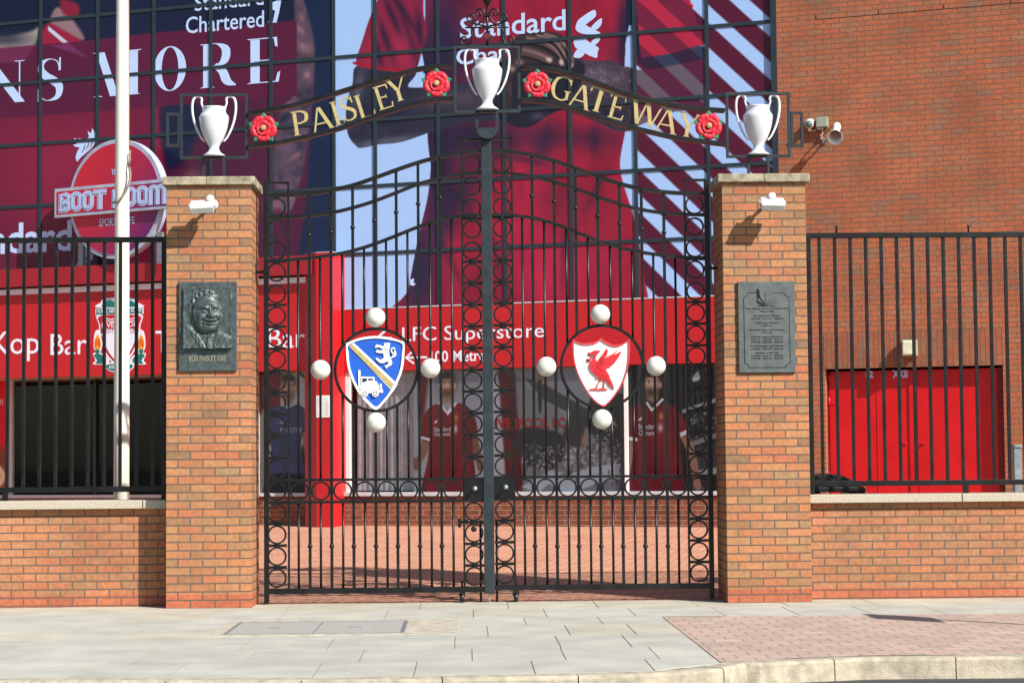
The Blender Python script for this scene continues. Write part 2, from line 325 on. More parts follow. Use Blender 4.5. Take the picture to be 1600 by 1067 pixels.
# pavement flags: colour comes from a per-slab attribute
def slab_mat():
    m = mat('pavement_flags', (184, 183, 172), .88, var=.1, vs=2.2, bump=.35, bs=120); t = m.node_tree; b = t.nodes['Principled BSDF']
    at = N(t, 'ShaderNodeVertexColor', layer_name='tone'); mu = N(t, 'ShaderNodeMix', data_type='RGBA', blend_type='MULTIPLY', i0=1.0)
    src = b.inputs['Base Color'].links[0].from_socket; t.links.new(src, mu.inputs[6]); t.links.new(at.outputs[0], mu.inputs[7])
    # fine dirt specks
    n = N(t, 'ShaderNodeTexNoise'); n.inputs['Scale'].default_value = 55; n.inputs['Detail'].default_value = 10; n.inputs['Roughness'].default_value = .75
    ge = N(t, 'ShaderNodeNewGeometry'); t.links.new(ge.outputs['Position'], n.inputs['Vector'])
    mr = N(t, 'ShaderNodeMapRange', i1=.3, i2=.6, i3=.78, i4=1.03); t.links.new(n.outputs[0], mr.inputs[0])
    sc = N(t, 'ShaderNodeVectorMath', operation='SCALE'); t.links.new(mu.outputs[2], sc.inputs[0]); t.links.new(mr.outputs[0], sc.inputs['Scale']); vo = N(t, 'ShaderNodeTexVoronoi'); vo.inputs['Scale'].default_value = 4.5; t.links.new(ge.outputs['Position'], vo.inputs['Vector'])
    sp_ = N(t, 'ShaderNodeSeparateColor'); t.links.new(vo.outputs['Color'], sp_.inputs[0])
    rad_ = N(t, 'ShaderNodeMapRange', i1=.55, i2=1.0, i3=0.0, i4=.11); t.links.new(sp_.outputs[0], rad_.inputs[0])
    lt_ = N(t, 'ShaderNodeMath', operation='LESS_THAN'); t.links.new(vo.outputs['Distance'], lt_.inputs[0]); t.links.new(rad_.outputs[0], lt_.inputs[1])
    dk_ = N(t, 'ShaderNodeMath', operation='MULTIPLY_ADD', i1=-.28, i2=1.0); t.links.new(lt_.outputs[0], dk_.inputs[0])
    s2_ = N(t, 'ShaderNodeVectorMath', operation='SCALE'); t.links.new(sc.outputs[0], s2_.inputs[0]); t.links.new(dk_.outputs[0], s2_.inputs['Scale']); t.links.new(s2_.outputs[0], b.inputs['Base Color'])
    return m
M['slab'] = slab_mat()

# ------------------------------------------------------------------ text helpers
def text_geo(txt, depth=.01, bold=0, shear=0):
    c = bpy.data.curves.new('t', 'FONT'); c.body = txt; c.size = 1; c.offset = bold; c.shear = shear; c.resolution_u = 3
    c.align_x = 'CENTER'; o = bpy.data.objects.new('t', c)
    me = bpy.data.meshes.new_from_object(o); vs = np.array([v.co[:2] for v in me.vertices]); fs = [tuple(p.vertices) for p in me.polygons]
    bpy.data.objects.remove(o); bpy.data.meshes.remove(me); bpy.data.curves.remove(c)
    return vs, fs
def put_text(mb, txt, fr, x0, x1, y0, y1, w, mi=0, bold=0, d=.004, shear=0):
    """flat letters fitted to a rectangle of the frame, with a thickness d"""
    vs, fs = text_geo(txt, bold=bold, shear=shear)
    lo, hi = vs.min(0), vs.max(0)
    q = (vs-lo)/(hi-lo)*np.array([x1-x0, y1-y0])+np.array([x0, y0])
    n = len(q); V = [fr.p(x, y, w+d) for x, y in q]+[fr.p(x, y, w) for x, y in q]
    F = [f for f in fs]; ed = {}
    for f in fs:
        for i in range(len(f)):
            e = (f[i], f[(i+1) % len(f)]); ed[e] = ed.get(e, 0)+1
    for (a, b) in list(ed):
        if (b, a) not in ed: F.append((a, b, b+n, a+n))
    mb.add(V, F, mi)
def serif_glyph(ch, T=.15, t=.055, S=.045):
    P = []
    rect = lambda x0, x1, y0, y1: P.append([(x0, y0), (x1, y0), (x1, y1), (x0, y1)])
    def sf(x, y, hw, up=1): P.append([(x-hw, y), (x+hw, y), (x+hw*.62, y+S*up), (x-hw*.62, y+S*up)])
    def dg(x0, x1, w0, y0=0, y1=1): P.append([(x0-w0/2, y0), (x0+w0/2, y0), (x1+w0/2, y1), (x1-w0/2, y1)])
    hw = T*.95; W = .6
    if ch in 'PR':
        x = .1; rect(x, x+T, 0, 1); sf(x+T/2, 0, hw); P.append([(x-.07, 1), (x+T, 1), (x+T, 1-S), (x-.03, 1-S)])
        P.append(ribbon([(x+T*.6, 1-t/2), (.38, 1-t/2), (.55, .88), (.58, .74), (.53, .58), (.38, .5), (x+T*.6, .48)], [t, t*1.1, T*.9, T, T*.9, t*1.1, t]))
        if ch == 'R': P.append(ribbon([(.34, .5), (.5, .36), (.6, .12), (.78, .02)], [T*.7, T, T, t])); W = .8
    elif ch == 'A':
        dg(.08, .37, t*1.1); dg(.68, .40, T); rect(.18, .56, .3, .3+t); sf(.08, 0, .11); sf(.68, 0, .13); W = .8
    elif ch == 'I': rect(.1, .1+T, 0, 1); sf(.1+T/2, 0, hw); sf(.1+T/2, 1, hw, -1); W = .35
    elif ch == 'S':
        P.append(ribbon([(.54, .76), (.48, .92), (.32, .98), (.15, .9), (.12, .74), (.24, .58), (.42, .46), (.54, .32), (.5, .1), (.3, .02), (.14, .08), (.07, .26)],
                        [t, t, t, T*.6, T*.9, T*1.05, T*1.1, T, T*.7, t, t, t]))
        P.append([(.52, .7), (.57, .7), (.57, 1.0), (.54, 1.0)]); P.append([(.04, 0), (.07, 0), (.09, .3), (.04, .3)]); W = .62
    elif ch in 'LE':
        x = .1; rect(x, x+T, 0, 1); P.append([(x-.07, 0), (x+T, 0), (x+T, S), (x-.03, S)]); rect(x+T*.5, .6, 0, t); P.append([(.56, 0), (.62, 0), (.65, .24), (.6, .2)]); W = .68
        if ch == 'E':
            P.append([(x-.07, 1), (x+T, 1), (x+T, 1-S), (x-.03, 1-S)]); rect(x+T*.5, .57, 1-t, 1); P.append([(.53, 1), (.59, 1), (.6, .78), (.56, .8)])
            rect(x+T*.5, .46, .5-t/2, .5+t/2); P.append([(.43, .5-t*.5), (.47, .4), (.47, .6), (.43, .5+t*.5)])
        else: sf(x+T/2, 1, hw, -1)
    elif ch == 'Y':
        rect(.29, .29+T, 0, .46); sf(.29+T/2, 0, hw); P.append([(.02, 1), (.02+T*1.1, 1), (.29+T, .44), (.29, .44)]); P.append([(.62, 1), (.62+t*1.2, 1), (.29+T, .46), (.29+T*.55, .46)])
        sf(.08, 1, .12, -1); sf(.66, 1, .1, -1); W = .75
    elif ch == 'G':
        P.append(ribbon([(.72, .8), (.6, .95), (.42, .98), (.2, .86), (.1, .5), (.2, .14), (.42, .02), (.58, .05), (.69, .14)], [t, t*1.3, t*1.2, T*.8, T*1.1, T*.8, t*1.2, t*1.3, t]))
        rect(.6, .6+T*.85, .06, .42); sf(.6+T*.42, .42, .13, -1); P.append([(.7, .68), (.75, .68), (.75, .98), (.71, .98)]); W = .85
    elif ch == 'T':
        rect(.29, .29+T, 0, 1); sf(.29+T/2, 0, hw); rect(.04, .69, 1-t, 1); P.append([(.04, 1), (.09, 1), (.06, .78), (.02, .8)]); P.append([(.64, 1), (.69, 1), (.71, .8), (.67, .78)]); W = .74
    elif ch == 'W':
        dg(.34, .12, T); dg(.34, .52, t); dg(.76, .54, T); dg(.76, 1.0, t); sf(.1, 1, .12, -1); sf(1.0, 1, .1, -1); sf(.53, 1, .12, -1); W = 1.1
    elif ch == 'N':
        rect(.1, .1+t, 0, 1); dg(.72, .14, T*1.1); rect(.7, .7+t, 0, 1); sf(.1+t/2, 0, .11); sf(.7+t/2, 1, .11, -1); P.append([(0, 1), (.2, 1), (.2, 1-t*.6), (0, 1-t*.6)]); W = .85
    elif ch == 'M':
        rect(.1, .1+t, 0, 1); dg(.48, .16, T*1.1); dg(.5, .86, t); rect(.82, .82+T*1.15, 0, 1); sf(.1+t/2, 0, .11); sf(.82+T*.57, 0, .16); sf(.86+T*.57, 1, .16, -1); P.append([(0, 1), (.2, 1), (.2, 1-t*.6), (0, 1-t*.6)]); W = 1.08
    elif ch == 'O':
        pass; W = .9
    return P, W
def put_serif(mb, ch, fr, x, y, h, w, d, mi=0, rot=0, T=.15, t=.055, S=.045, sx=1.0, center=True):
    P, W = serif_glyph(ch, T, t, S); c, s = math.cos(rot), math.sin(rot); ox, oy = (W/2, .5) if center else (0, 0)
    def tr(q): a, b = (q[0]-ox)*h*sx, (q[1]-oy)*h; return (x+a*c-b*s, y+a*s+b*c)
    if ch == 'O':
        lo = [(.45+.36*math.cos(a), .5+.51*math.sin(a)) for a in np.linspace(0, 2*math.pi, 40, endpoint=False)]
        li = [(.45+(.36-T)*math.cos(a), .5+(.51-t)*math.sin(a)) for a in np.linspace(0, 2*math.pi, 40, endpoint=False)]
        mb.prism([tr(q) for q in lo], fr, w, w+d, mi, holes=[[tr(q) for q in li]])
    for i, p in enumerate(P): mb.prism([tr(q) for q in p], fr, w, w+d+.0006*i, mi)
    return W*h*sx

# ------------------------------------------------------------------ printed artwork: ink colours on a fine sheet
def proj_np(X):
    q = (X-CAM) @ MC.T; return CXP-q[:, 0]/q[:, 2]*F_PX, CYP+q[:, 1]/q[:, 2]*F_PX
class Art:
    """a sheet lying in a frame; painted in layers; coordinates of the layout are those of the drawing"""
    def __init__(s, fr, u0, u1, v0, v1, w, res, base):
        s.fr, s.w = fr, w; s.nu = int((u1-u0)/res)+1; s.nv = int((v1-v0)/res)+1
        u, v = np.meshgrid(np.linspace(u0, u1, s.nu), np.linspace(v0, v1, s.nv)); s.U, s.V = u.ravel(), v.ravel()
        o = np.array(fr.o+fr.n*w); s.X = o+np.outer(s.U, np.array(fr.a))+np.outer(s.V, np.array(fr.b))
        s.x, s.y = proj_np(s.X); s.c = np.tile(np.array(base, float), (len(s.U), 1))
    def sdf(s, poly, idx):
        x, y = s.x[idx], s.y[idx]; d = np.full(len(x), 1e9); ins = np.zeros(len(x), bool); n = len(poly)
        for i in range(n):
            ax, ay = poly[i]; bx, by = poly[(i+1) % n]; ex, ey = bx-ax, by-ay; L = ex*ex+ey*ey+1e-9
            t = np.clip(((x-ax)*ex+(y-ay)*ey)/L, 0, 1); d = np.minimum(d, (x-ax-t*ex)**2+(y-ay-t*ey)**2)
            c = ((ay > y) != (by > y)) & (x < ex*(y-ay)/(by-ay+1e-12)+ax); ins ^= c
        d = np.sqrt(d); return np.where(ins, -d, d)
    def poly(s, pts, col, soft=1.0, a=1.0, smooth=True, where=None):
        p = cm(pts, 4) if smooth else list(pts); P = np.array(p)
        lo, hi = P.min(0)-soft*2, P.max(0)+soft*2
        idx = np.nonzero((s.x > lo[0]) & (s.x < hi[0]) & (s.y > lo[1]) & (s.y < hi[1]))[0]
        if not len(idx): return s
        m = np.clip(.5-s.sdf(p, idx)/(2*soft), 0, 1)*a
        if where is not None: m = m*where[idx]
        col = np.array(col, float); col = col[idx] if col.ndim == 2 else col
        s.c[idx] = s.c[idx]*(1-m[:, None])+col*m[:, None]; return s
    def blob(s, x, y, rx, ry, col, a=1.0, rot=0, where=None, p=1.0):
        c, q = math.cos(rot), math.sin(rot); dx, dy = s.x-x, s.y-y
        m = np.exp(-(((dx*c+dy*q)/rx)**2+((-dx*q+dy*c)/ry)**2)**p)*a
        if where is not None: m = m*where
        s.c = s.c*(1-m[:, None])+np.array(col, float)*m[:, None]; return s
    def mask(s, pts, soft=1.0, smooth=True):
        p = cm(pts, 4) if smooth else list(pts); P = np.array(p); lo, hi = P.min(0)-soft*2, P.max(0)+soft*2
        m = np.zeros(len(s.x)); idx = np.nonzero((s.x > lo[0]) & (s.x < hi[0]) & (s.y > lo[1]) & (s.y < hi[1]))[0]
        if len(idx): m[idx] = np.clip(.5-s.sdf(p, idx)/(2*soft), 0, 1)
        return m
    def noise(s, sx, sy, amp, where=None, seed=1, oct=4):
        r = np.random.default_rng(seed); t = np.zeros(len(s.x)); f = 1.0
        for o in range(oct):
            for k in range(6):
                a = r.uniform(0, 2*math.pi); p1, p2 = r.uniform(0, 6.28, 2)
                t += np.sin(f*(s.x/sx*math.cos(a)+s.y/sy*math.sin(a))+p1+1.3*np.sin(f*.7*(s.y/sy*math.cos(a)-s.x/sx*math.sin(a))+p2))/(6*(o+1))
            f *= 2.1
        t = t*amp
        if where is not None: t = t*where
        s.c = s.c*np.exp(t)[:, None]; return s
    def grain(s, amp, where=None):
        g = rng.normal(0, amp, len(s.x));
        if where is not None: g = g*where
        s.c = s.c*np.exp(g)[:, None]; return s
    def build(s, name, material, parent):
        o = ORG[parent.name] if parent else Vector((0, 0, 0)); nu, nv = s.nu, s.nv
        me = bpy.data.meshes.new(name); nvt = nu*nv
        me.vertices.add(nvt); me.vertices.foreach_set('co', (s.X-np.array(o)).astype(np.float32).ravel())
        i = np.arange((nv-1)*(nu-1)); rr, cc = i//(nu-1), i % (nu-1); a = rr*nu+cc
        q = np.stack([a, a+1, a+nu+1, a+nu], 1)
        me.loops.add(q.size); me.loops.foreach_set('vertex_index', q.ravel().astype(np.int32))
        me.polygons.add(len(q)); me.polygons.foreach_set('loop_start', (np.arange(len(q))*4).astype(np.int32)); me.update()
        at = me.color_attributes.new('ink', 'FLOAT_COLOR', 'POINT'); c = np.clip(s.c, 0, 255)/255
        c = np.where(c <= .04045, c/12.92, ((c+.055)/1.055)**2.4)
        at.data.foreach_set('color', np.concatenate([c, np.ones((nvt, 1))], 1).astype(np.float32).ravel())
        me.materials.append(material); ob = bpy.data.objects.new(name, me); SC.collection.objects.link(ob)
        if parent: ob.parent = parent
        ORG[ob.name] = o; return ob

# ================================================================== GROUND
ZB = FA.px(1000, 822)[1]                                         # level of the plaza along the building
def fac_y(X, wo=0): return P0.y - math.tan(TH)*X - wo/math.cos(TH)
g = MB(); g.box(-400, 400, -400, 400, -.5, -.14); struct(g.build('road', M['road']))
KP = [tuple(at_z(*p)[:2]) for p in ((0, 1059), (300, 1058.5), (540, 1058), (700, 1055), (970, 1050), (1080, 1044), (1121, 1037.5), (1133, 1033), (1345, 1024), (1570, 1022))]
KP = [(-30, KP[0][1])]+KP+[(30, KP[-1][1]+.05)]
def yk(x): return float(np.interp(x, [p[0] for p in KP], [p[1] for p in KP]))
g = MB()                                                          # bed under the flags
g.add([(-30, .5, -.0035), (30, .5, -.0035)]+[(x, yk(x), -.0035) for x in np.linspace(30, -30, 121)], [tuple(range(123))]); struct(g.build('pavement_bed', mat('joint_sand', (140, 134, 122), .95)))
rows = [.44, -.49, -1.46, -2.3, -3.3, -4.3, -5.2, None]
tones = []; g = MB()
for i in range(len(rows)-1):
    x = -16+random.random()*.5; xe = 16 if i < 2 else 1.42
    while x < xe:
        wd = random.choice([.62, .62, .9, .75, .5]) if i else random.choice([.9, 1.2, .8]); x2 = min(x+wd, xe)
        if xe-x2 < .25: x2 = xe
        gp = .004; y1 = rows[i]; y0 = rows[i+1] if rows[i+1] is not None else None
        if i == 1 and x > 1.42: y0 = -1.6
        a = (yk(x+gp) if y0 is None else y0)+gp; b = (yk(x2-gp) if y0 is None else y0)+gp
        zz = random.uniform(-.001, .001)
        g.add([(x+gp, y1-gp, zz), (x2-gp, y1-gp, zz), (x2-gp, b, zz), (x+gp, a, zz), (x+gp, y1-gp, -.007), (x2-gp, y1-gp, -.007), (x2-gp, b, -.007), (x+gp, a, -.007)],
              [(0, 1, 2, 3), (0, 4, 5, 1), (1, 5, 6, 2), (2, 6, 7, 3), (3, 7, 4, 0)])
        r = random.random(); tn = (1.04, 1.0, .93) if (r < .12 or i == 0) else (1, 1, 1)
        k = random.uniform(.95, 1.05); tones += [(tn[0]*k, tn[1]*k, tn[2]*k)]*8; x = x2
o = struct(g.build('pavement', M['slab'])); at = o.data.color_attributes.new('tone', 'FLOAT_COLOR', 'POINT')
at.data.foreach_set('color', np.concatenate([np.array(tones), np.ones((len(tones), 1))], 1).astype(np.float32).ravel())
g = MB(); xs = np.linspace(1.424, 30, 60)
g.add([(x, -1.61, .001) for x in xs]+[(x, yk(x)+.01, .001) for x in xs[::-1]], [tuple(range(120))]); struct(g.build('block_paving', M['blocks']))
# kerb stones along the edge
g = MB(); cx = -12.0
def kpt(x, off): 
    d = .02; nx, ny = -(yk(x+d)-yk(x-d)), 2*d; l = math.hypot(nx, ny); return (x-nx/l*off, yk(x)-ny/l*off)
while cx < 12:
    c2 = cx+(.83 if cx < 1.0 else .86)
    a = cx+.004; b = c2-.004; n = 5; V = []; pr = [(0.004, 0.0), (.128, .001), (.145, -.006), (.151, -.02), (.158, -.16), (.004, -.16)]
    for t in range(n+1):
        x = a+(b-a)*t/n
        for off, z in pr: q = kpt(x, off); V.append((q[0], q[1], z+random.uniform(-.002, .002)))
    F = [(t*6+k, t*6+(k+1) % 6, t*6+6+(k+1) % 6, t*6+6+k) for t in range(n) for k in range(6)]+[tuple(range(5, -1, -1)), tuple(range(n*6, n*6+6))]
    g.add(V, F, 0, False); cx = c2
struct(g.build('kerb', M['kerb']))
g = MB(); xs = np.linspace(-20, 20, 21); V = []; nt_ = 14
for t in range(nt_+1):
    for x in xs:
        f = t/nt_; yf = fac_y(x, -2); V.append((x, .45+(yf-.45)*f, ZB*min(1, f*(yf-.45)/(fac_y(x)-.45))))
g.add(V, [(t*21+i, t*21+i+1, t*21+22+i, t*21+21+i) for t in range(nt_) for i in range(20)]); struct(g.build('plaza_floor', M['plaza']))
# inspection cover let into the flags
t = thing('inspection_cover', 'long grey recessed inspection cover in a pale border set in the paving flags', 'manhole cover', (-1.4, -2.3, 0))
g = MB(); x0, x1, y0, y1 = -2.06, -.73, -2.92, -1.78
for a in ((x0-.13, x1+.45, y1+.03, y1+.2), (x0-.13, x1+.45, y0-.18, y0-.03), (x1+.03, x1+.45, y0-.03, y1+.03), (x0-.13, x0-.03, y0-.03, y1+.03)): g.box(*a, -.02, .004)
g.build('border', M['sand'], t, bevel=.002)
g = MB(); g.box(x0, x1, y0, y1, -.02, .003); g.build('cover_infill', mat('cover_infill', (172, 170, 164), .95, var=.2, vs=70, bump=.5, bs=150), t)
g = MB()
for a in ((x0-.03, x1+.03, y1, y1+.03), (x0-.03, x1+.03, y0-.03, y0), (x0-.03, x0, y0, y1), (x1, x1+.03, y0, y1), (-1.405, -1.395, y0, y1)): g.box(*a, -.02, .005)
for xx in (-1.75, -1.1): g.box(xx-.05, xx+.05, -2.4, -2.36, .003, .006)
g.build('frame', M['galv'], t)

# ================================================================== BOUNDARY WALLS AND RAILINGS
zc_l = at_y(100, 782, .27).z; zc_r = at_y(1400, 771.5, .27).z
def boundary(x0, x1, zc, name_side, feet, bars, posts, pins):
    t = thing('boundary_wall', f'low brick boundary wall with pale stone coping {name_side}', 'wall', ((x0+x1)/2, .48, 0), 'low brick boundary walls')
    g = MB(); g.box(x0, x1, .3, .66, -.1, zc-.077); g.build('brickwork', M['wall'], t)
    g = MB(); x = x0
    while x < x1-.01:
        e = min(x+1.45, x1); g.box(x+.004, e-.004, .222, .7, zc-.078, zc); x = e
    g.build('coping', M['coping'], t, bevel=.006)
    r = thing('railing', f'black bar railing on the wall {name_side}', 'railing', ((x0+x1)/2, YG, zc), 'black railings on the boundary walls')
    zt = 0.5*(at_y(100, 374, YG).z+at_y(1450, 369, YG).z); zb0 = zc+.075; zb1 = zc+.125
    g = MB(); g.box(x0, x1, YG-.025, YG+.025, zt-.025, zt+.025); g.build('top_rail', M['iron'], r, bevel=.003)
    g = MB(); g.box(x0, x1, YG-.02, YG+.02, zb0, zb1); g.build('bottom_rail', M['iron'], r, bevel=.003)
    g = MB(); g.box(bars[0]-.015, bars[0]+.015, YG-.015, YG+.015, zb1, zt-.025); b0 = g.build('bar', M['iron'], r, bevel=.002)
    for x in bars[1:]: inst(b0, 'bar', r, (x-bars[0], 0, 0))
    for x in posts: g = MB(); g.box(x-.02, x+.02, YG-.022, YG+.022, zc, zt+.026); g.build('post', M['iron'], r, bevel=.003)
    for x in feet: g = MB(); g.box(x-.025, x+.025, YG-.02, YG+.02, zc, zb0); g.build('foot', M['iron'], r)
    for x in pins: g = MB(); g.lathe([(.008, 0), (.008, .05), (.012, .052), (.012, .07)], (x, YG, zt+.025), 8); g.build('pin', M['iron'], r)
bl = [at_y(p, 385, YG).x for p in [238.5-25.05*k for k in range(0, 22)]]
br_ = [at_y(p, 385, YG).x for p in [1279.8+24.2*k for k in range(0, 28)]]
boundary(-9, -2.955, zc_l, 'left of the gate beside the flagpole', [at_y(8, 775, YG).x], bl, [at_y(256, 500, YG).x], [])
boundary(2.955, 9, zc_r, 'right of the gate before the red double door', [at_y(1509, 770, YG).x], br_, [at_y(1266.5, 600, YG).x], [at_y(1307, 360, YG).x, at_y(1513, 360, YG).x])

# ================================================================== GATE PILLARS
ZCAP0, ZCAP = 3.868, 3.945
PL = [(-2.95, -2.174), (2.174, 2.95)]
for k, (x0, x1) in enumerate(PL):
    t = thing('gate_pillar', ['left brick gate pillar carrying the bronze portrait relief', 'right brick gate pillar carrying the grey inscribed plaque'][k], 'pillar', ((x0+x1)/2, .35, 0), 'brick gate pillars')
    g = MB(); g.box(x0, x1, 0, .70, -.1, ZCAP0); g.build('shaft', M['pillar' if k == 0 else 'pillar_r'], t, bevel=.004)
    xm = (x0+x1)/2-(.02 if k == 0 else 0)
    for a, b in ((x0-.038, xm-.003), (xm+.003, x1+.038)):
        g = MB(); g.box(a, b, -.036, .736, ZCAP0, ZCAP); g.build('coping_stone', M['stone'], t, bevel=.007)
    g = MB(); g.box(xm-.0029, xm+.0029, -.03, .73, ZCAP0, ZCAP-.004); g.build('joint', M['rope'], t)

# floodlights
LAMP = mat('lamp_white', (196, 197, 196), .4, var=.06, vs=30)
def floodlight(px, py, tilt, label, kn):
    c = FP.px(px, py); t = thing('floodlight', label, 'floodlight', (c[0], 0, c[1]), 'white floodlights on the pillars')
    hd = Vector((c[0], -.235, c[1]))
    ax = (Vector((math.cos(tilt), 0, math.sin(tilt))), None, None)
    ca = R(38); a = ax[0]; b = Vector((0, -math.cos(ca), -math.sin(ca))); nn = a.cross(b).normalized(); b = nn.cross(a)
    g = MB(); g.obox(hd, (a, b, nn), (.108, .07, .03)); hb = g.build('housing', LAMP, t, bevel=.006, seg=2)
    g = MB(); g.obox(hd-nn*.03*(1 if nn.z > 0 else -1), (a, b, nn), (.094, .062, .006)); g.build('lens', M['lampglass'], t)
    kp = Vector((c[0]+kn, -.2, c[1]+.075)); g = MB(); g.lathe([(.02, -.03), (.036, -.028), (.036, .028), (.02, .03)], kp, 18, (0, 1, 0)); g.build('knuckle', LAMP, t, bevel=.004)
    g = MB(); g.tube([kp+Vector((0, .02, 0)), (kp.x, -.1, kp.z-.015), (kp.x, -.02, kp.z-.03)], .016, 10); g.build('arm', LAMP, t)
    g = MB(); g.lathe([(.05, 0), (.05, .018), (.03, .026)], (kp.x, -.001, kp.z-.03), 20, (0, -1, 0)); g.build('wall_plate', LAMP, t)
    for s in (-1, 1): g = MB(); g.obox(hd+a*.115*s-b*.01, (a, b, nn), (.006, .03, .02)); g.build('bracket', LAMP, t, bevel=.003)
floodlight(321, 328, R(3), 'white floodlight on the left pillar above the portrait relief', .07)
floodlight(1201, 324, R(-2), 'white floodlight on the right pillar above the inscribed plaque', 0)

# ---------------------------------------------------------------- portrait plaque
def plaque_quad(a, b, c, d):  # left, right px / top, bottom px -> rectangle on the pillar face
    x0, z1 = FP.px(a, c); x1, z0 = FP.px(b, d); return x0, x1, z0, z1
x0, x1, z0, z1 = plaque_quad(280, 370.5, 441, 579.5)
t = thing('portrait_plaque', 'dark bronze plaque with the relief bust of a smiling man in jacket and tie', 'plaque', ((x0+x1)/2, 0, z0))
g = MB(); g.box(x0, x1, -.03, 0, z0, z1); g.build('back_plate', M['bronze'], t, bevel=.004)
rx0, rx1, rz0, rz1 = plaque_quad(287.8, 363, 450, 544.5)
nx, nz = 170, 210; S, T_ = np.meshgrid(np.linspace(0, 1, nx), np.linspace(0, 1, nz))
U_, V_ = S*490, T_*615                                            # drawing units, v up
gb = lambda x, y, rx, ry, h, p=1.0: h*np.exp(-((((U_-x)/rx)**2+((V_-y)/ry)**2)**p))
def ell(x, y, rx, ry, h, rot=0):
    c, s_ = math.cos(rot), math.sin(rot); dx, dy = U_-x, V_-y; q = ((dx*c+dy*s_)/rx)**2+((-dx*s_+dy*c)/ry)**2
    return h*np.sqrt(np.clip(1-q, 0, None))
H = np.zeros_like(U_)
nz1 = sum(np.sin(U_/a+V_/b+ph) for a, b, ph in ((31, 47, 1), (-19, 37, 2), (53, -23, .4), (11, 29, 3.1), (-9, 13, .2)))
H += .9*nz1
def sdfg(poly):
    x, y = U_.ravel(), V_.ravel(); d = np.full(len(x), 1e9); ins = np.zeros(len(x), bool)
    for i in range(len(poly)):
        ax_, ay = poly[i]; bx, by = poly[(i+1) % len(poly)]; ex, ey = bx-ax_, by-ay
        tt = np.clip(((x-ax_)*ex+(y-ay)*ey)/(ex*ex+ey*ey+1e-9), 0, 1); d = np.minimum(d, np.hypot(x-ax_-tt*ex, y-ay-tt*ey))
        ins ^= ((ay > y) != (by > y)) & (x < ex*(y-ay)/(by-ay+1e-12)+ax_)
    return np.where(ins, d, -d).reshape(U_.shape)
def slab_(poly, h, soft): return h*np.clip(sdfg(cm(poly, 4))/soft, 0, 1)
# jacket, shirt, tie   (drawing: panel 490 x 615)
H += slab_([(-30, -30), (-30, 200), (60, 235), (110, 190), (200, 150), (300, 150), (350, 180), (440, 140), (520, 90), (520, -30)], 26, 26)
H += slab_([(70, 225), (110, 200), (235, 5), (190, -10), (90, 120)], 10, 9)
H += slab_([(345, 185), (372, 160), (330, 30), (395, 120), (400, 100), (340, -10), (300, -10)], 9, 8)
H += slab_([(215, 150), (255, 125), (300, 150), (305, 125), (270, 90), (300, 0), (235, 0), (245, 90), (205, 115)], 9, 7)
H += slab_([(248, 118), (286, 118), (300, 0), (240, 0)], 9, 8)
for k in range(4): H += gb(262+k*4, 95-28*k, 26, 4, -3)
for k in range(3): H += gb(120+35*k, 120-40*k, 8, 60, -5)
# head
def gc(xc, yc, half, k, th, h): return h*np.exp(-((V_-yc-k*(U_-xc)**2)/th)**2-((U_-xc)/half)**4)
def gl_(x0, y0, x1, y1, th, h):
    ex, ey = x1-x0, y1-y0; tt = np.clip(((U_-x0)*ex+(V_-y0)*ey)/(ex*ex+ey*ey), 0, 1); return h*np.exp(-((U_-x0-tt*ex)**2+(V_-y0-tt*ey)**2)/th**2)
head = np.maximum(ell(236, 372, 136, 182, 72, R(3)), ell(246, 300, 138, 152, 74))
hair_zone = np.clip((ell(222, 385, 160, 200, 1, R(3)) > 0).astype(float), 0, 1)
H = np.maximum(H, np.where(head > 0, head+14, 0))
H += gb(104, 330, 17, 42, 22, 1.5)+gb(108, 330, 8, 24, -10)+gb(116, 288, 14, 14, 10)          # ear
for k in range(60):                                                                          # curls at the side and on top
    a = rng.uniform(R(62), R(200)); q = rng.uniform(.80, 1.06); x_, y_ = 225+158*q*math.cos(a), 395+178*q*math.sin(a)
    if y_ > 330 and not (165 < x_ < 330 and y_ < 505): H += gb(x_, y_, rng.uniform(11, 18), rng.uniform(9, 15), rng.uniform(7, 13))
for x_ in (250, 275, 300, 322): H += gb(x_, 545-(x_-250)*.35, 16, 13, 12)
for k in range(3): H += gc(262, 478-24*k, 92, -.0012, 5, -5)+gc(262, 468-24*k, 90, -.0012, 6, 4)   # forehead lines
H += gc(206, 412, 52, -.0035, 11, 15)+gc(330, 414, 42, -.0045, 11, 15)+gl_(268, 432, 274, 396, 6, -7)+gl_(286, 430, 284, 398, 6, -6)
H += gc(212, 380, 44, -.0050, 12, -20)+gc(328, 384, 34, -.007, 11, -18)
H += gb(214, 377, 19, 9, 12)+gb(329, 381, 16, 8, 11)
H += gc(212, 361, 40, .0035, 6, 8)+gc(212, 352, 40, .0035, 5, -5)+gc(329, 366, 32, .0045, 6, 7)+gc(329, 357, 32, .0045, 5, -5)
for k in range(3): H += gl_(160, 384-8*k, 138, 394-17*k, 3.5, -5)
H += gl_(278, 400, 292, 330, 13, 20)+gb(296, 322, 27, 22, 32)+gb(266, 316, 14, 13, 15)+gb(323, 318, 13, 12, 14); H += gc(296, 299, 30, .002, 6, -14)
H += gb(186, 312, 44, 34, 22)+gb(366, 320, 24, 30, 16)
H += gl_(252, 322, 206, 276, 9, -17)+gl_(206, 276, 198, 232, 9, -12)+gl_(338, 322, 360, 282, 8, -14)+gl_(360, 282, 362, 244, 8, -8)
H += gb(176, 238, 20, 44, 11)
H += gc(286, 262, 66, .0022, 9, -24)+gc(286, 272, 52, .0016, 6, 9)+gc(286, 283, 60, .0022, 7, 11)+gc(284, 243, 48, .0022, 10, 15)+gc(284, 226, 44, .002, 7, -10)
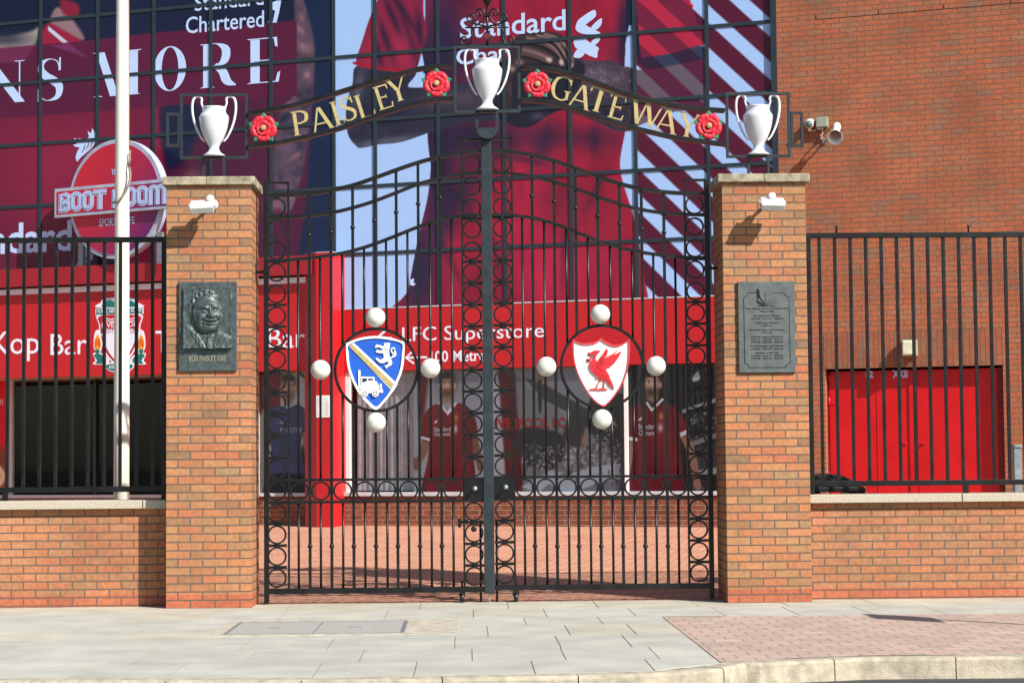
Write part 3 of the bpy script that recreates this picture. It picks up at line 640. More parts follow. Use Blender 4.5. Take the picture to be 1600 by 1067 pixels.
H += gb(276, 196, 48, 26, 17)+gc(262, 160, 96, .0022, 9, -12)+gc(262, 142, 100, .002, 10, 9)
edge = np.minimum.reduce([S*490, (1-S)*490, T_*615, (1-T_)*615])
H += 2.2*rng.normal(0, 1, H.shape)*0.25
rim = np.clip((26-edge)/26, 0, 1)*np.clip(nz1+1, 0, 2)*3; H += rim
H = H/490*(rx1-rx0)*.85
g = MB(); wob = lambda k: .004*np.sin(k*9)+.003*np.sin(k*23+1)
V = []
for j in range(nz):
    for i in range(nx):
        s_, q = i/(nx-1), j/(nz-1); xx = rx0+(rx1-rx0)*s_+(wob(q) if i in (0, nx-1) else 0); zz = rz0+(rz1-rz0)*q+(wob(s_+2) if j in (0, nz-1) else 0)
        V.append((xx, -.055-H[j, i], zz))
F = [(j*nx+i, j*nx+i+1, j*nx+nx+i+1, j*nx+nx+i) for j in range(nz-1) for i in range(nx-1)]
g.add(V, F, 0, True)
bd = [i for i in range(nx)]+[j*nx+nx-1 for j in range(1, nz)]+[(nz-1)*nx+i for i in range(nx-2, -1, -1)]+[j*nx for j in range(nz-2, 0, -1)]
nb = len(bd); b0 = len(g.v); g.v += [(g.v[i][0], -.03, g.v[i][2]) for i in bd]
for k in range(nb): g.f.append((bd[k], b0+k, b0+(k+1) % nb, bd[(k+1) % nb])); g.m.append(0); g.sm.append(False)
g.build('portrait_relief', M['bronze'], t)
a, b = FP.px(296, 565.5), FP.px(354, 555.5); g = MB(); put_text(g, 'BOB PAISLEY OBE', FP, a[0], b[0], a[1]+.005, b[1], .03, d=.006, bold=.01); g.build('raised_lettering', M['bronze_txt'], t)

# ---------------------------------------------------------------- inscribed plaque
x0, x1, z0, z1 = plaque_quad(1151.5, 1243, 440.5, 582); x0 += .004
t = thing('inscription_plaque', 'grey metal plaque with a small crest and lines of dark lettering', 'plaque', ((x0+x1)/2, 0, z0))
g = MB(); g.box(x0, x1, -.03, 0, z0, z1); g.build('back_plate', M['bronze_lt'], t, bevel=.004)
W_, H_ = x1-x0, z1-z0
pf = Frame((x0, 0, z0), (W_, 0, 0), (0, 0, H_), (0, -1, 0))        # unit square on the plate
r_ = .075; ry = r_*W_/H_
def corner(cx_, cy_, a0, a1): return [(cx_+r_*math.cos(a), cy_+ry*math.sin(a)) for a in np.linspace(R(a0), R(a1), 8)]
L0, L1, B0, B1 = .10, .90, .055, .875
path = corner(L0, B1, 0, -90)+[(L0, B0+ry)]+corner(L0, B0, 90, 0)+[(L1-r_, B0)]+corner(L1, B0, 180, 90)+[(L1, B1-ry)]+corner(L1, B1, -90, -180)
outline = [pf.p(x, y, .031) for x, y in path]; g = MB(); g.tube(outline, .0028, 6, closed=True); g.build('border_line', M['bronze_dk'], t)
lines = [('Bob Paisley', .722, .30), ('Team Manager Liverpool Football Club', .692, .76), ('1974-1983', .663, .24), ('European Cup Winners', .612, .46), ('1976-77  1977-78  1980-81', .583, .56), ('UEFA Cup Winners', .535, .40), ('1975-76', .507, .18),
         ('European Super Cup Winners', .457, .60), ('1977-78', .428, .18), ('Football League Champions', .382, .57), ('1975-76  1976-77  1978-79', .354, .56), ('1979-80  1981-82  1982-83', .327, .56), ('Football League Cup Winners', .280, .60), ('1980-81  1981-82  1982-83', .252, .56),
         ('Manager of the Year', .205, .42), ('1975-76  1976-77  1978-79', .177, .56), ('1979-80  1981-82  1982-83', .148, .56)]
g = MB()
for s_, y, wd in lines: put_text(g, s_, pf, .5-wd/2, .5+wd/2, y, y+(.019 if 'p' in s_ or 'g' in s_ else .0165), .030, d=.002, bold=.025)
g.build('lettering', M['bronze_dk'], t)
cr = lambda x, y: (x/630, 1-(y)/ 925)
def cq(pts): return [((x-75)/612, 1-(y-75)/935) for x, y in pts]    # drawing of the plate -> unit square
g = MB(); g.prism(cq(cm([(300, 130), (325, 105), (370, 92), (415, 105), (445, 130), (445, 160), (300, 160)], 3)), pf, .03, .044)
g.prism(cq([(292, 142), (452, 142), (452, 168), (292, 168)]), pf, .03, .05); g.build('crest_crown', M['bronze_lt'], t, bevel=.001)
g = MB(); g.prism(cq(cm([(310, 170), (436, 170), (438, 225), (415, 270), (372, 300), (330, 270), (308, 225)], 4)), pf, .03, .055)
g.prism(cq(cm([(285, 270), (310, 240), (330, 275), (372, 306), (415, 275), (438, 240), (456, 272), (430, 290), (372, 318), (315, 292)], 3)), pf, .03, .046); g.build('crest_shield', M['bronze_lt'], t, bevel=.0015)
g = MB(); g.prism(cq(cm([(356, 205), (368, 196), (376, 206), (396, 196), (404, 200), (390, 222), (382, 250), (386, 272), (370, 262), (362, 276), (360, 240), (366, 216)], 3)), pf, .055, .060); g.build('crest_bird', M['bronze_lt'], t, bevel=.001)

# ================================================================== GATE LEAVES
G = lambda x, y: FG.px(x, y)
def gx(x, y=400): return G(x, y)[0]
Wd, It = M['iron'], M['iron']
def interp(path, x):
    p = sorted(path); return float(np.interp(x, [q[0] for q in p], [q[1] for q in p]))
def gate_leaf(side, label, rails, hinge_x, thin_out, col_out, thin_in, col_in, tall, short, out_top, in_top, mids, bott, roundel, balls, pins):
    t = thing('gate_leaf', label, 'gate', (gx(hinge_x), YG, 0), 'wrought iron gate leaves')
    sx = 1 if side == 'l' else -1
    P = [cm([G(*q) for q in r], 6, False) for r in rails]
    for k, p in enumerate(P):
        g = MB(); g.rail(p, .034 if k == 0 else .029, .05, FG); g.build('curved_rail', It, t)
    zmu, zml, zbo = G(*mids[0])[1], G(*mids[1])[1], G(*bott)[1]
    xh, xo, xi = gx(hinge_x), gx(thin_out), gx(thin_in); xc = 0.0
    xl = [min(xh, xc), max(xh, xc)]
    for z, th in ((zmu, .024), (zml, .026), (zbo, .05)):
        g = MB(); g.box(xl[0], xl[1], YG-.024, YG+.024, z-th/2, z+th/2); g.build('flat_rail', It, t, bevel=.002)
    # stiles
    zo, zi = G(thin_out, out_top)[1], G(thin_in, in_top)[1]
    g = MB(); g.box(xh-.022, xh+.022, YG-.03, YG+.03, .01, zo); g.build('hinge_stile', It, t, bevel=.003)
    g = MB(); g.box(xo-.009, xo+.009, YG-.02, YG+.02, zbo, zo); g.build('stile_bar', It, t)
    g = MB(); g.box(xi-.009, xi+.009, YG-.02, YG+.02, zbo, zi); g.build('stile_bar', It, t)
    for (a, b, z) in ((xh, xo, zo), (xi, -.05*sx if side == 'l' else .05, zi)):
        a, b = min(a, b), max(a, b); g = MB(); g.box(a, b, YG-.02, YG+.02, z-.022, z); g.build('cap_bar', It, t)
    # upright bars
    xr = gx(roundel[0], 575); zr = G(roundel[0], roundel[1])[1]; rr = .385
    def cut(x, z0, z1):
        """pieces of an upright clear of the roundel opening"""
        dx = abs(x-xr)
        if dx >= rr: return [(z0, z1)]
        q = math.sqrt(rr*rr-dx*dx); return [(z0, zr-q), (zr+q, z1)]
    ballz = [(gx(bx, by), G(bx, by)[1]) for bx, by in balls]
    kn = None
    for px_ in tall:
        x = gx(px_)
        for a, b in cut(x, zml, interp(P[0], x)):
            g = MB(); g.box(x-.0135, x+.0135, YG-.0135, YG+.0135, a, b); g.build('upright_bar', It, t)
        g = MB(); g.box(x-.0135, x+.0135, YG-.0135, YG+.0135, zbo, zml); g.build('upright_bar', It, t)
        for z in (G(px_, 853)[1], interp(P[1], x)-(.185 if True else 0)):
            if kn is None:
                k0 = (x, z); g = MB(); g.lathe([(.013, -.016), (.022, -.012), (.022, .012), (.013, .016)], (x, YG, z), 12); kn = g.build('knob', It, t)
            else: inst(kn, 'knob', t, (x-k0[0], 0, z-k0[1]))
    for px_ in short:
        x = gx(px_)
        for a, b in cut(x, zmu, interp(P[2], x)):
            g = MB(); g.lathe([(.0115, a), (.0115, b)], (x, YG, 0), 10); g.build('upright_bar', It, t)
        g = MB(); g.lathe([(.0115, zbo), (.0115, zml)], (x, YG, 0), 10); g.build('upright_bar', It, t)
    # ring columns
    ring = None; col = None; strap = None
    def put_ring(x, z, horiz=False):
        nonlocal ring, r0
        if ring is None:
            r0 = (x, z); g = MB()
            for w_ in (1,):
                lo, li = circle(x, z, .089, 36), circle(x, z, .073, 36); g.prism(lo, FG, -.017, .017, holes=[li], smooth=True)
            ring = g.build('ring', It, t)
        else: inst(ring, 'ring', t, (x-r0[0], 0, z-r0[1]))
    def put_col(x, z, w_=.092):
        nonlocal col, strap, c0
        if col is None:
            c0 = (x, z); g = MB(); g.box(x-.014, x+.014, YG-.026, YG+.026, z-.026, z+.026); col = g.build('collar', It, t, bevel=.002)
            g = MB(); g.box(x-w_, x+w_, YG-.008, YG+.008, z-.013, z+.013); strap = g.build('cross_strap', It, t)
        else: inst(col, 'collar', t, (x-c0[0], 0, z-c0[1])); inst(strap, 'cross_strap', t, (x-c0[0], 0, z-c0[1]))
    r0 = c0 = None
    for xcol, ztop, nn, skip in ((gx(col_out), interp(P[0], gx(thin_out)), 13, (0, 1, 3)), (gx(col_in), interp(P[0], gx(thin_in)), 15, (0, 1, 3))):
        zz = np.linspace(ztop-.012, zmu, nn+1)
        for k in range(nn):
            put_ring(xcol, (zz[k]+zz[k+1])/2)
            if k and k-1 not in skip: put_col(xcol, zz[k])
        zz = np.linspace(zml, zbo+.02, 5)
        for k in range(4):
            put_ring(xcol, (zz[k]+zz[k+1])/2)
            if k: put_col(xcol, zz[k])
    # middle band of rings between the tall bars
    zm = (zmu+zml)/2; xs_ = sorted([gx(p) for p in tall]+[xo, xi]); put_ring(gx(col_out), zm)
    for a, b in zip(xs_[:-1], xs_[1:]): put_ring((a+b)/2, zm)
    for a in xs_[1:-1]:
        g = MB(); g.box(a-.03, a+.03, YG-.024, YG+.024, zm-.012, zm+.012); g.build('band_collar', It, t)
    # lock plate, handle
    a, b = sorted((xi, .045*(-sx)*1.0)); g = MB(); g.box(a, b, YG-.03, YG-.012, zml+.012, zmu-.012); lp = g.build('lock_plate', M['iron'], t, bevel=.002)
    hx = gx(742 if side == 'l' else 790, 763); g = MB(); g.lathe([(.008, 0), (.008, .05), (.02, .056), (.024, .07), (.016, .084), (.002, .088)], (hx, YG-.03, zm+.01), 16, (0, -1, 0)); g.build('door_knob', M['galv'], t)
    # roundel, shield carrier and balls
    g = MB(); lo, li = circle(xr, zr, .398, 64), circle(xr, zr, .372, 64); g.prism(lo, FG, -.025, .025, holes=[li], smooth=True); g.build('roundel_ring', It, t)
    bl0 = None
    for (bx, bz) in ballz:
        if bl0 is None: b0_ = (bx, bz); g = MB(); g.sphere((bx, YG-.03, bz), .093, n=32); bl0 = g.build('ball', M['ball'], t)
        else: inst(bl0, 'ball', t, (bx-b0_[0], 0, bz-b0_[1]))
    # wheel and drop bolt
    wx = gx(722 if side == 'l' else 811, 930)-(.0 if side == 'l' else .03)
    g = MB(); g.lathe([(.02, -.02), (.042, -.018), (.042, .018), (.02, .02)], (wx, YG-.01, .043), 20, (1, 0, 0)); g.build('wheel', M['plastic'], t)
    g = MB(); g.box(wx-.03, wx+.03, YG-.02, YG+.02, .06, zbo-.02); g.lathe([(.01, 0), (.01, .05), (.016, .055), (.01, .07)], (wx, YG, zbo+.02), 8); g.build('wheel_fork', M['plastic'], t)
    dx_ = gx(747.5 if side == 'l' else 772.5); g = MB(); g.tube([(dx_, YG+.03, .0), (dx_, YG+.03, G(760, 812)[1])], .011, 8); g.build('drop_bolt', It, t)
    return t, xr, zr
tall_l = [483.3, 517, 551.2, 585.6, 619.4, 653.8, 687.6]; short_l = [465.7, 500, 534.6, 568.8, 603.2, 636.7, 671.8, 705.6]
rl = [[(416, 306), (432, 306), (450, 305), (483, 303.5), (517, 297.8), (551, 290), (585, 278.5), (619, 266), (653, 254.5), (687, 245.5), (722, 239.4), (752, 236.5)],
      [(416, 340), (450, 339.5), (483, 337), (517, 332.8), (551, 325), (585, 314.5), (619, 301.5), (653, 288.3), (687, 279), (722, 273), (752, 270.5)],
      [(416, 408), (450, 406.5), (483, 403.6), (517, 399), (551, 392), (585, 381.5), (619, 368.5), (653, 355), (687, 344.4), (722, 337.8), (752, 335.5)]]
rr_ = [[(768, 235.3), (800, 237.8), (832, 243), (866, 252), (900, 263.7), (934, 276.5), (968, 287.5), (1003, 295.6), (1038, 300.4), (1070, 302.4), (1104, 302.5)],
       [(768, 269.8), (800, 271.8), (832, 276.5), (866, 285), (900, 295.8), (934, 308), (968, 319.3), (1003, 328), (1038, 333), (1070, 335.2), (1104, 336)],
       [(768, 336), (800, 337.3), (832, 341), (866, 350), (900, 363), (934, 376.4), (968, 387), (1003, 394.6), (1038, 399.2), (1070, 402.3), (1104, 403)]]
tall_r = [832, 866.4, 900, 934.4, 968.6, 1003, 1037.9]; short_r = [816.3, 850.5, 884.9, 918.6, 953, 987.3, 1020.6, 1054.8]
gl, xrl, zrl = gate_leaf('l', 'left black iron gate leaf with the blue lion and forklift shield in its ring', rl, 416, 450.6, 432, 722.2, 737.5, tall_l, short_l, 284.4, 217, [(500, 749.5), (500, 784)], (500, 922.5), (587.7, 577.7),
    [(587, 496.5), (501, 578), (672.5, 575.5), (587.5, 660)], None)
gr_, xrr, zrr = gate_leaf('r', 'right black iron gate leaf with the red bird on a white shield in its ring', rr_, 1105, 1070.5, 1085.8, 800.5, 784.8, tall_r, short_r, 280, 215, [(1000, 743.5), (1000, 777.5)], (1000, 915.5), (940.6, 572.6),
    [(937.5, 491.5), (853.5, 573), (1024.5, 572), (940.5, 655)], None)
# meeting stile with its cover strip (fixed to the right leaf), latch and padlock
zt = G(760, 216)[1]; zb_ = G(766, 926)[1]
g = MB(); g.box(-.048, .048, YG-.045, YG+.035, zb_, zt); g.build('meeting_stile', M['iron_worn'], gr_, bevel=.004)
g = MB(); g.box(-.006, .006, YG-.01, YG+.01, .0, zb_); g.build('drop_pin', M['galv'], gr_)
hx = gx(737, 810); hz = G(742, 815)[1]
g = MB(); g.box(hx-.12, hx+.02, YG+.02, YG+.034, hz-.012, hz+.012); g.box(hx-.13, hx-.10, YG+.0, YG+.03, hz-.05, hz+.03); g.build('latch_bar', It, gl, bevel=.002)
g = MB(); g.tube([(hx-.05+.03*math.cos(a), YG-.03, hz-.01+.03*math.sin(a)) for a in np.linspace(0, math.pi, 9)], .006, 8); g.lathe([(.022, -.012), (.028, -.008), (.028, .008), (.022, .012)], (hx+.02, YG-.03, hz-.065), 16, (0, 1, 0)); g.build('padlock', M['plastic'], gl)
for par, pxh, yy, sg in ((gl, 416, 425, -1), (gr_, 1105, 419, 1)):
    z = G(pxh, yy)[1]; x = gx(pxh); e = -2.176 if sg < 0 else 2.176
    g = MB(); g.box(x-.032, x+.032, YG-.038, YG+.038, z-.02, z+.02); g.box(min(x, e), max(x, e), YG-.012, YG+.012, z-.016, z+.012)
    g.box(e-.012 if sg < 0 else e-.004, e+.004 if sg < 0 else e+.012, YG-.03, YG+.03, z-.09, z+.09); g.build('hinge', It, par, bevel=.003)

# ---- left shield (drawn on a 220 px square, scale 4.85)
def sq(pts, ox, oy, k=4.85): return [G(ox+x/k, oy+y/k) for x, y in pts]
A = lambda pts: sq(pts, 480, 470)
sh_o = cm([(297, 326), (300, 322), (400, 283), (520, 268), (640, 282), (728, 312), (737, 318), (737, 400), (728, 500), (700, 590), (640, 700), (575, 780), (522, 826), (460, 780), (395, 705), (340, 600), (308, 500), (297, 400)], 4)
sh_i = cm([(315, 338), (400, 300), (520, 286), (640, 300), (720, 328), (719, 400), (710, 495), (684, 580), (626, 690), (570, 762), (522, 802), (470, 762), (410, 695), (356, 592), (325, 495), (315, 400)], 4)
g = MB(); g.prism(A(sh_o), FG, .005, .035, holes=[A(sh_i)]); s0 = g.build('shield_border', M['white'], gl, bevel=.002)
g = MB(); g.prism(A(sh_i), FG, .004, .022); shl = g.build('shield_field', M['blue'], gl)
g = MB(); g.prism(A([(318, 345), (352, 318), (686, 632), (650, 690)]), FG, .0222, .027); g.build('bend_edging', M['white'], shl, bevel=.001)
g = MB(); g.prism(A([(322, 352), (318, 345), (344, 330), (672, 645), (650, 674)]), FG, .0272, .031); g.build('gold_bend', M['gold'], shl)
g = MB()
for k, (pts, ws) in enumerate([([(606, 345), (598, 380), (602, 410), (606, 440)], [44, 46, 44, 40]), ([(595, 352), (565, 352), (545, 343), (528, 348)], [20, 20, 16, 14]), ([(590, 385), (565, 386), (548, 388), (535, 382)], [24, 22, 18, 14]),
     ([(605, 435), (580, 455), (555, 460), (540, 448), (528, 445)], [36, 34, 22, 16, 12]), ([(612, 440), (628, 460), (630, 478), (612, 492), (596, 500)], [34, 30, 24, 18, 14]),
     ([(622, 432), (646, 430), (656, 405), (640, 385), (644, 362), (660, 358), (664, 375)], [10, 10, 10, 9, 9, 8, 8]), ([(664, 380), (670, 405), (662, 428)], [10, 14, 5])]):
    g.prism(A(ribbon(pts, ws, 5)), FG, .022, .036+.0012*k)
g.prism(A(cm([(583, 325), (600, 322), (628, 322), (625, 345), (622, 372), (600, 366), (588, 350)], 3)), FG, .022, .043)
for c in ((528, 340), (535, 378), (528, 440), (595, 498), (522, 350), (530, 388), (602, 506)): g.prism(A(circle(c[0], c[1], 8, 10)), FG, .022, .034)
g.build('lion', M['white'], shl, bevel=.0015)
g = MB()
g.prism(A([(388, 525), (405, 527), (404, 668), (390, 666)]), FG, .022, .036); g.prism(A([(410, 575), (512, 578), (512, 590), (412, 588)]), FG, .022, .034)
g.prism(A([(412, 588), (418, 588), (418, 640), (412, 640)]), FG, .022, .0335); g.prism(A([(455, 588), (463, 588), (463, 625), (455, 625)]), FG, .022, .0333); g.prism(A([(500, 588), (510, 588), (512, 630), (500, 630)]), FG, .022, .0337)
g.prism(A(cm([(408, 640), (430, 618), (470, 606), (520, 608), (542, 640), (544, 680), (520, 696), (420, 700), (406, 680)], 4)), FG, .022, .039)
g.prism(A([(550, 630), (566, 628), (566, 672), (576, 674), (574, 698), (540, 694), (540, 680), (552, 678)]), FG, .022, .0345)
for c in (437, 518): g.prism(A(circle(c, 702, 26, 24)), FG, .022, .044); 
fk = g.build('forklift', M['white'], shl, bevel=.001)
for c in (437, 518): g = MB(); g.prism(A(circle(c, 702, 17, 20)), FG, .044, .046, holes=[A(circle(c, 702, 12, 20))]); g.build('wheel_rim', M['navy'], fk)
for q in ([(418, 590), (452, 590), (452, 612), (418, 612)], [(464, 590), (482, 590), (482, 605), (464, 605)]): g = MB(); g.prism(A(q), FG, .022, .0245); g.build('cab_window', M['navy'], fk)

# ---- right shield with the bird
B = lambda pts: sq(pts, 830, 470)
so_ = cm([(311, 292), (360, 316), (420, 322), (480, 312), (527, 283)], 4, False)+cm([(527, 283), (575, 316), (640, 336), (700, 320), (746, 290)], 4, False)[1:]+cm([(746, 290), (746, 400), (735, 500), (700, 610), (640, 712), (580, 780), (542, 802), (480, 762), (420, 690), (360, 580), (325, 480), (312, 390), (311, 292)], 4, False)[1:-1]
cxs, cys = 529, 520
si_ = [(cxs+(x-cxs)*.945, cys+(y-cys)*.945+3) for x, y in so_]
g = MB(); g.prism(B(so_), FG, .005, .035, holes=[B(si_)]); g.build('shield_border', mat('faded_red_paint', (206, 60, 72), .45, var=.15, vs=40), gr_, bevel=.002)
g = MB(); g.prism(B(si_), FG, .004, .022); shr = g.build('shield_field', M['white'], gr_)
g = MB()
body = cm([(452, 392), (470, 380), (500, 378), (523, 380), (510, 396), (497, 412), (486, 436), (496, 462), (530, 490), (566, 530), (590, 566), (588, 596), (560, 602), (528, 596), (498, 574), (468, 548), (447, 520), (440, 490), (450, 462), (470, 434), (476, 414), (456, 410), (432, 402)], 4)
g.prism(B(body), FG, .022, .042)
g.prism(B([(490, 470), (505, 452), (545, 440), (610, 420), (682, 382), (674, 408), (662, 415), (664, 428), (648, 436), (650, 448), (630, 456), (634, 470), (612, 476), (610, 492), (588, 498), (566, 516), (540, 530), (508, 506)]), FG, .022, .047)
g.prism(B([(502, 456), (522, 428), (548, 396), (572, 360), (580, 385), (574, 398), (576, 410), (560, 424), (540, 446)]), FG, .022, .037)
g.prism(B([(558, 562), (588, 570), (600, 596), (612, 620), (628, 668), (612, 656), (604, 650), (592, 636), (586, 640), (576, 612), (566, 604)]), FG, .022, .0405)
for k, l in enumerate([[(516, 592), (522, 606), (505, 630), (492, 662)], [(548, 594), (554, 606), (550, 632), (548, 664)]]): g.prism(B(ribbon(l, [14, 9, 7, 8], 4)), FG, .022, .036+.001*k)
g.prism(B(cm([(438, 672), (470, 664), (500, 667), (540, 662), (580, 672), (540, 678), (480, 676)], 3)), FG, .022, .0385)
g.prism(B(ribbon([(434, 396), (440, 412), (450, 422)], 5, 4)), FG, .022, .0335)
for c in ((433, 450), (424, 446), (440, 456), (452, 436), (436, 398), (443, 404), (430, 458)): g.prism(B(circle(c[0], c[1], 8, 10)), FG, .022, .0345)
bd_ = g.build('bird', mat('bird_red_paint', (208, 36, 50), .45, var=.15, vs=50), shr, bevel=.0012)
g = MB()
for k in range(7):
    y0 = 505-k*9; g.prism(B(ribbon([(508+k*3, y0-8), (560+k*9, y0-30-k*2), (600+k*11, y0-58-k*6)], [3, 7, 2], 4)), FG, .046, .0515+.0005*k)
for k in range(5):
    for j in range(3+k % 2): g.prism(B(ribbon([(462+j*26+k*8, 492+k*20+j*4), (474+j*26+k*8, 502+k*20+j*4), (486+j*26+k*8, 496+k*20+j*4)], [2, 6, 2], 3)), FG, .041, .0455+.0004*k)
for k in range(4): g.prism(B(ribbon([(566+k*7, 590+k*3), (586+k*7, 620+k*6), (604+k*6, 648+k*4)], [2, 6, 2], 4)), FG, .040, .0445+.0005*k)
for k in range(3): g.prism(B(ribbon([(520+k*12, 440-k*4), (545+k*9, 410-k*5), (566+k*4, 378+k*2)], [2, 5, 2], 4)), FG, .036, .0405+.0004*k)
g.build('feather', bpy.data.materials['bird_red_paint'], bd_)
g = MB(); g.prism(B(circle(486, 390, 3.5, 8)), FG, .042, .046); g.build('eye', M['navy'], bd_)

# ================================================================== OVERTHROW WITH CUPS
YO = .35; FO = FY(YO)
O = lambda x, y: FO.px(x, y)
ov = thing('gate_overthrow', 'black iron arch over the gate with gold letters, red roses and white cups', 'arch', (0, YO, ZCAP))
topL = [(388, 178.5), (412, 175), (450, 167.5), (490, 157), (530, 145), (570, 132.5), (610, 120.5), (650, 109.8), (680, 105.3), (709, 104)]
botL = [(388, 229), (412, 226.5), (450, 221), (490, 212), (530, 201.5), (570, 188), (610, 174.5), (650, 162.5), (680, 157), (709, 155)]
topR = [(813, 106.5), (835, 107), (859, 109), (890, 116), (912, 123), (945, 135), (980, 147.8), (1025, 160.5), (1060, 167), (1081, 170), (1132, 173.5)]
botR = [(813, 157), (835, 158), (859, 161), (890, 169), (912, 176), (945, 186.5), (980, 198), (1025, 209), (1060, 216.5), (1081, 219.5), (1132, 226)]
for pth in (topL, botL, topR, botR):
    g = MB(); g.rail(cm([O(*q) for q in pth], 5, False), .036, .10, FO); g.build('arch_rail', M['iron'], ov, bevel=.002)
def frame_box(l, r, tp, bt, name):
    x0, z1 = O(l, tp); x1, z0 = O(r, bt); g = MB(); s = .024
    g.box(x0, x0+s, YO-.02, YO+.02, z0, z1); g.box(x1-s, x1, YO-.02, YO+.02, z0, z1); g.box(x0+s, x1-s, YO-.02, YO+.02, z1-s, z1); g.box(x0+s, x1-s, YO-.02, YO+.02, z0, z0+s)
    g.build(name, M['iron_worn'], ov); return x0, x1, z0, z1
fr1 = frame_box(281.5, 387.5, 147, 248.5, 'cup_frame'); fr2 = frame_box(709, 813.5, 72.5, 176.3, 'cup_frame'); fr3 = frame_box(1133.3, 1235.5, 145, 246.5, 'cup_frame')
frame_box(260, 282, 177, 229.5, 'side_loop'); frame_box(1235, 1255.5, 175, 230, 'side_loop')
for l in (318.5, 350, 1169.5, 1200.5):
    x = O(l, 260)[0]; g = MB(); g.box(x-.012, x+.012, YO-.02, YO+.02, ZCAP, fr1[2] if l < 800 else fr3[2]); g.build('foot_bar', M['iron_worn'], ov)
xa, xb = O(745.5, 200)[0], O(776.8, 200)[0]; zk = O(760, 204)[1]
for x in (xa, xb): g = MB(); g.box(x-.013, x+.013, YO-.02, YO+.02, zk-.01, fr2[2]); g.build('foot_bar', M['iron_worn'], ov)
xm = (xa+xb)/2; pts = [(xm+(xb-xa)/2*math.cos(a), zk-.085*math.sin(a)) for a in np.linspace(0, math.pi, 20)]
g = MB(); g.prism(pts+[(xa, zk+.018), (xb, zk+.018)], FO, -.03, .045); g.build('socket_bracket', M['iron_worn'], ov, bevel=.003)
# cups
def cup(x0, x1, z0, z1):
    xm = (x0+x1)/2; s = (z1-z0); zb = z0+.024; k = s*.94/540; g = MB()   # drawing units: cup 435..965 px high in its close-up
    f = lambda u: zb+(968-u)*k*1.0
    prof = [(95, 966), (95, 958), (84, 950), (62, 935), (48, 915), (42, 895), (46, 878), (60, 855), (82, 815), (103, 765), (118, 715), (127, 660), (130, 635), (129, 618), (120, 605), (108, 590), (102, 570), (102, 552), (106, 545), (106, 538), (98, 538), (96, 552)]
    g.lathe([(r*k, f(u)) for r, u in prof], (xm, YO, 0), 40); cb = g.build('cup', M['cup'], ov)
    for sg in (-1, 1):
        pth = [(97, 548), (96, 520), (108, 500), (112, 478), (108, 456), (95, 443), (82, 440), (0, 0)]
        raw = [(98, 552), (97, 530), (103, 512), (108, 492), (106, 468), (118, 447), (140, 439), (165, 446), (183, 470), (190, 520), (188, 580), (178, 640), (160, 705), (135, 765), (108, 815), (86, 838)]
        raw = [(98, 556), (99, 532), (107, 512), (110, 490), (106, 466), (118, 447), (140, 440), (164, 447), (182, 472), (190, 520), (188, 580), (177, 645), (157, 712), (130, 772), (104, 815), (82, 836)]
        P_ = cm([(xm+sg*x*k, f(u)) for x, u in raw], 4, False)
        h = MB(); h.tube([(x, YO, z) for x, z in P_], [.0085+.004*math.sin(math.pi*i/(len(P_)-1)) for i in range(len(P_))], 10); h.build('handle', M['cup'], cb)
for f_ in (fr1, fr2, fr3): cup(*f_)
# roses
def rose(px, py):
    x, z = O(px, py); rt = None
    def petals(r, n, dep, w, ph, amp, name, m, par):
        g = MB(); N_ = 90
        for j, (rr, ww) in enumerate([(1.0, 0), (.94, .7), (.8, 1.0), (.66, .8), (.5, .25), (.3, .05)]):
            for i in range(N_):
                a = 2*math.pi*i/N_; q = abs(math.cos(n*(a-ph)/2)); lob = r*(1-amp+amp*q**.45)*rr
                rip = 1+.12*math.sin(a*n*3)*(.5 if rr > .6 else 0); g.v.append(tuple(FO.p(x+lob*math.cos(a), z+lob*math.sin(a), w+dep*ww*(.75+.25*q)*rip)))
        for j in range(5): 
            for i in range(N_): g.f.append((j*N_+i, j*N_+(i+1) % N_, (j+1)*N_+(i+1) % N_, (j+1)*N_+i)); g.m.append(0); g.sm.append(True)
        g.f.append(tuple(range(5*N_, 6*N_))); g.m.append(0); g.sm.append(True)
        return g.build(name, m, par)
    r1 = petals(.13, 5, .026, .04, R(90+36), .2, 'rose', M['red_paint'], ov)
    g = MB(); g.prism(circle(x, z, .10, 24), FO, .0, .041); g.build('rose_back', M['red_paint'], r1)
    petals(.078, 5, .016, .054, R(90), .16, 'inner_petals', M['red_paint'], r1)
    g = MB(); g.lathe([(.026, .062), (.026, .082), (.019, .088), (.001, .09)], FO.p(x, z, 0), 20, (0, -1, 0))
    for i in range(8): a = i*math.pi/4; g.sphere(FO.p(x+.015*math.cos(a), z+.015*math.sin(a), .088), .005, n=8)
    g.build('rose_boss', M['gold'], r1)
    for k in range(5):
        a = R(90+72*k); c, s = math.cos(a), math.sin(a); tr = lambda u, v: (x+u*c-v*s, z+u*s+v*c)
        g = MB(); g.prism([tr(.085, -.03), (tr(.115, -.032)), tr(.152, 0), tr(.115, .032), tr(.085, .03)], FO, .025, .05); g.build('sepal', M['green'], r1, bevel=.006)
for q in ((412.4, 202), (682, 132.6), (839.4, 133.8), (1106.5, 198.5)): rose(*q)
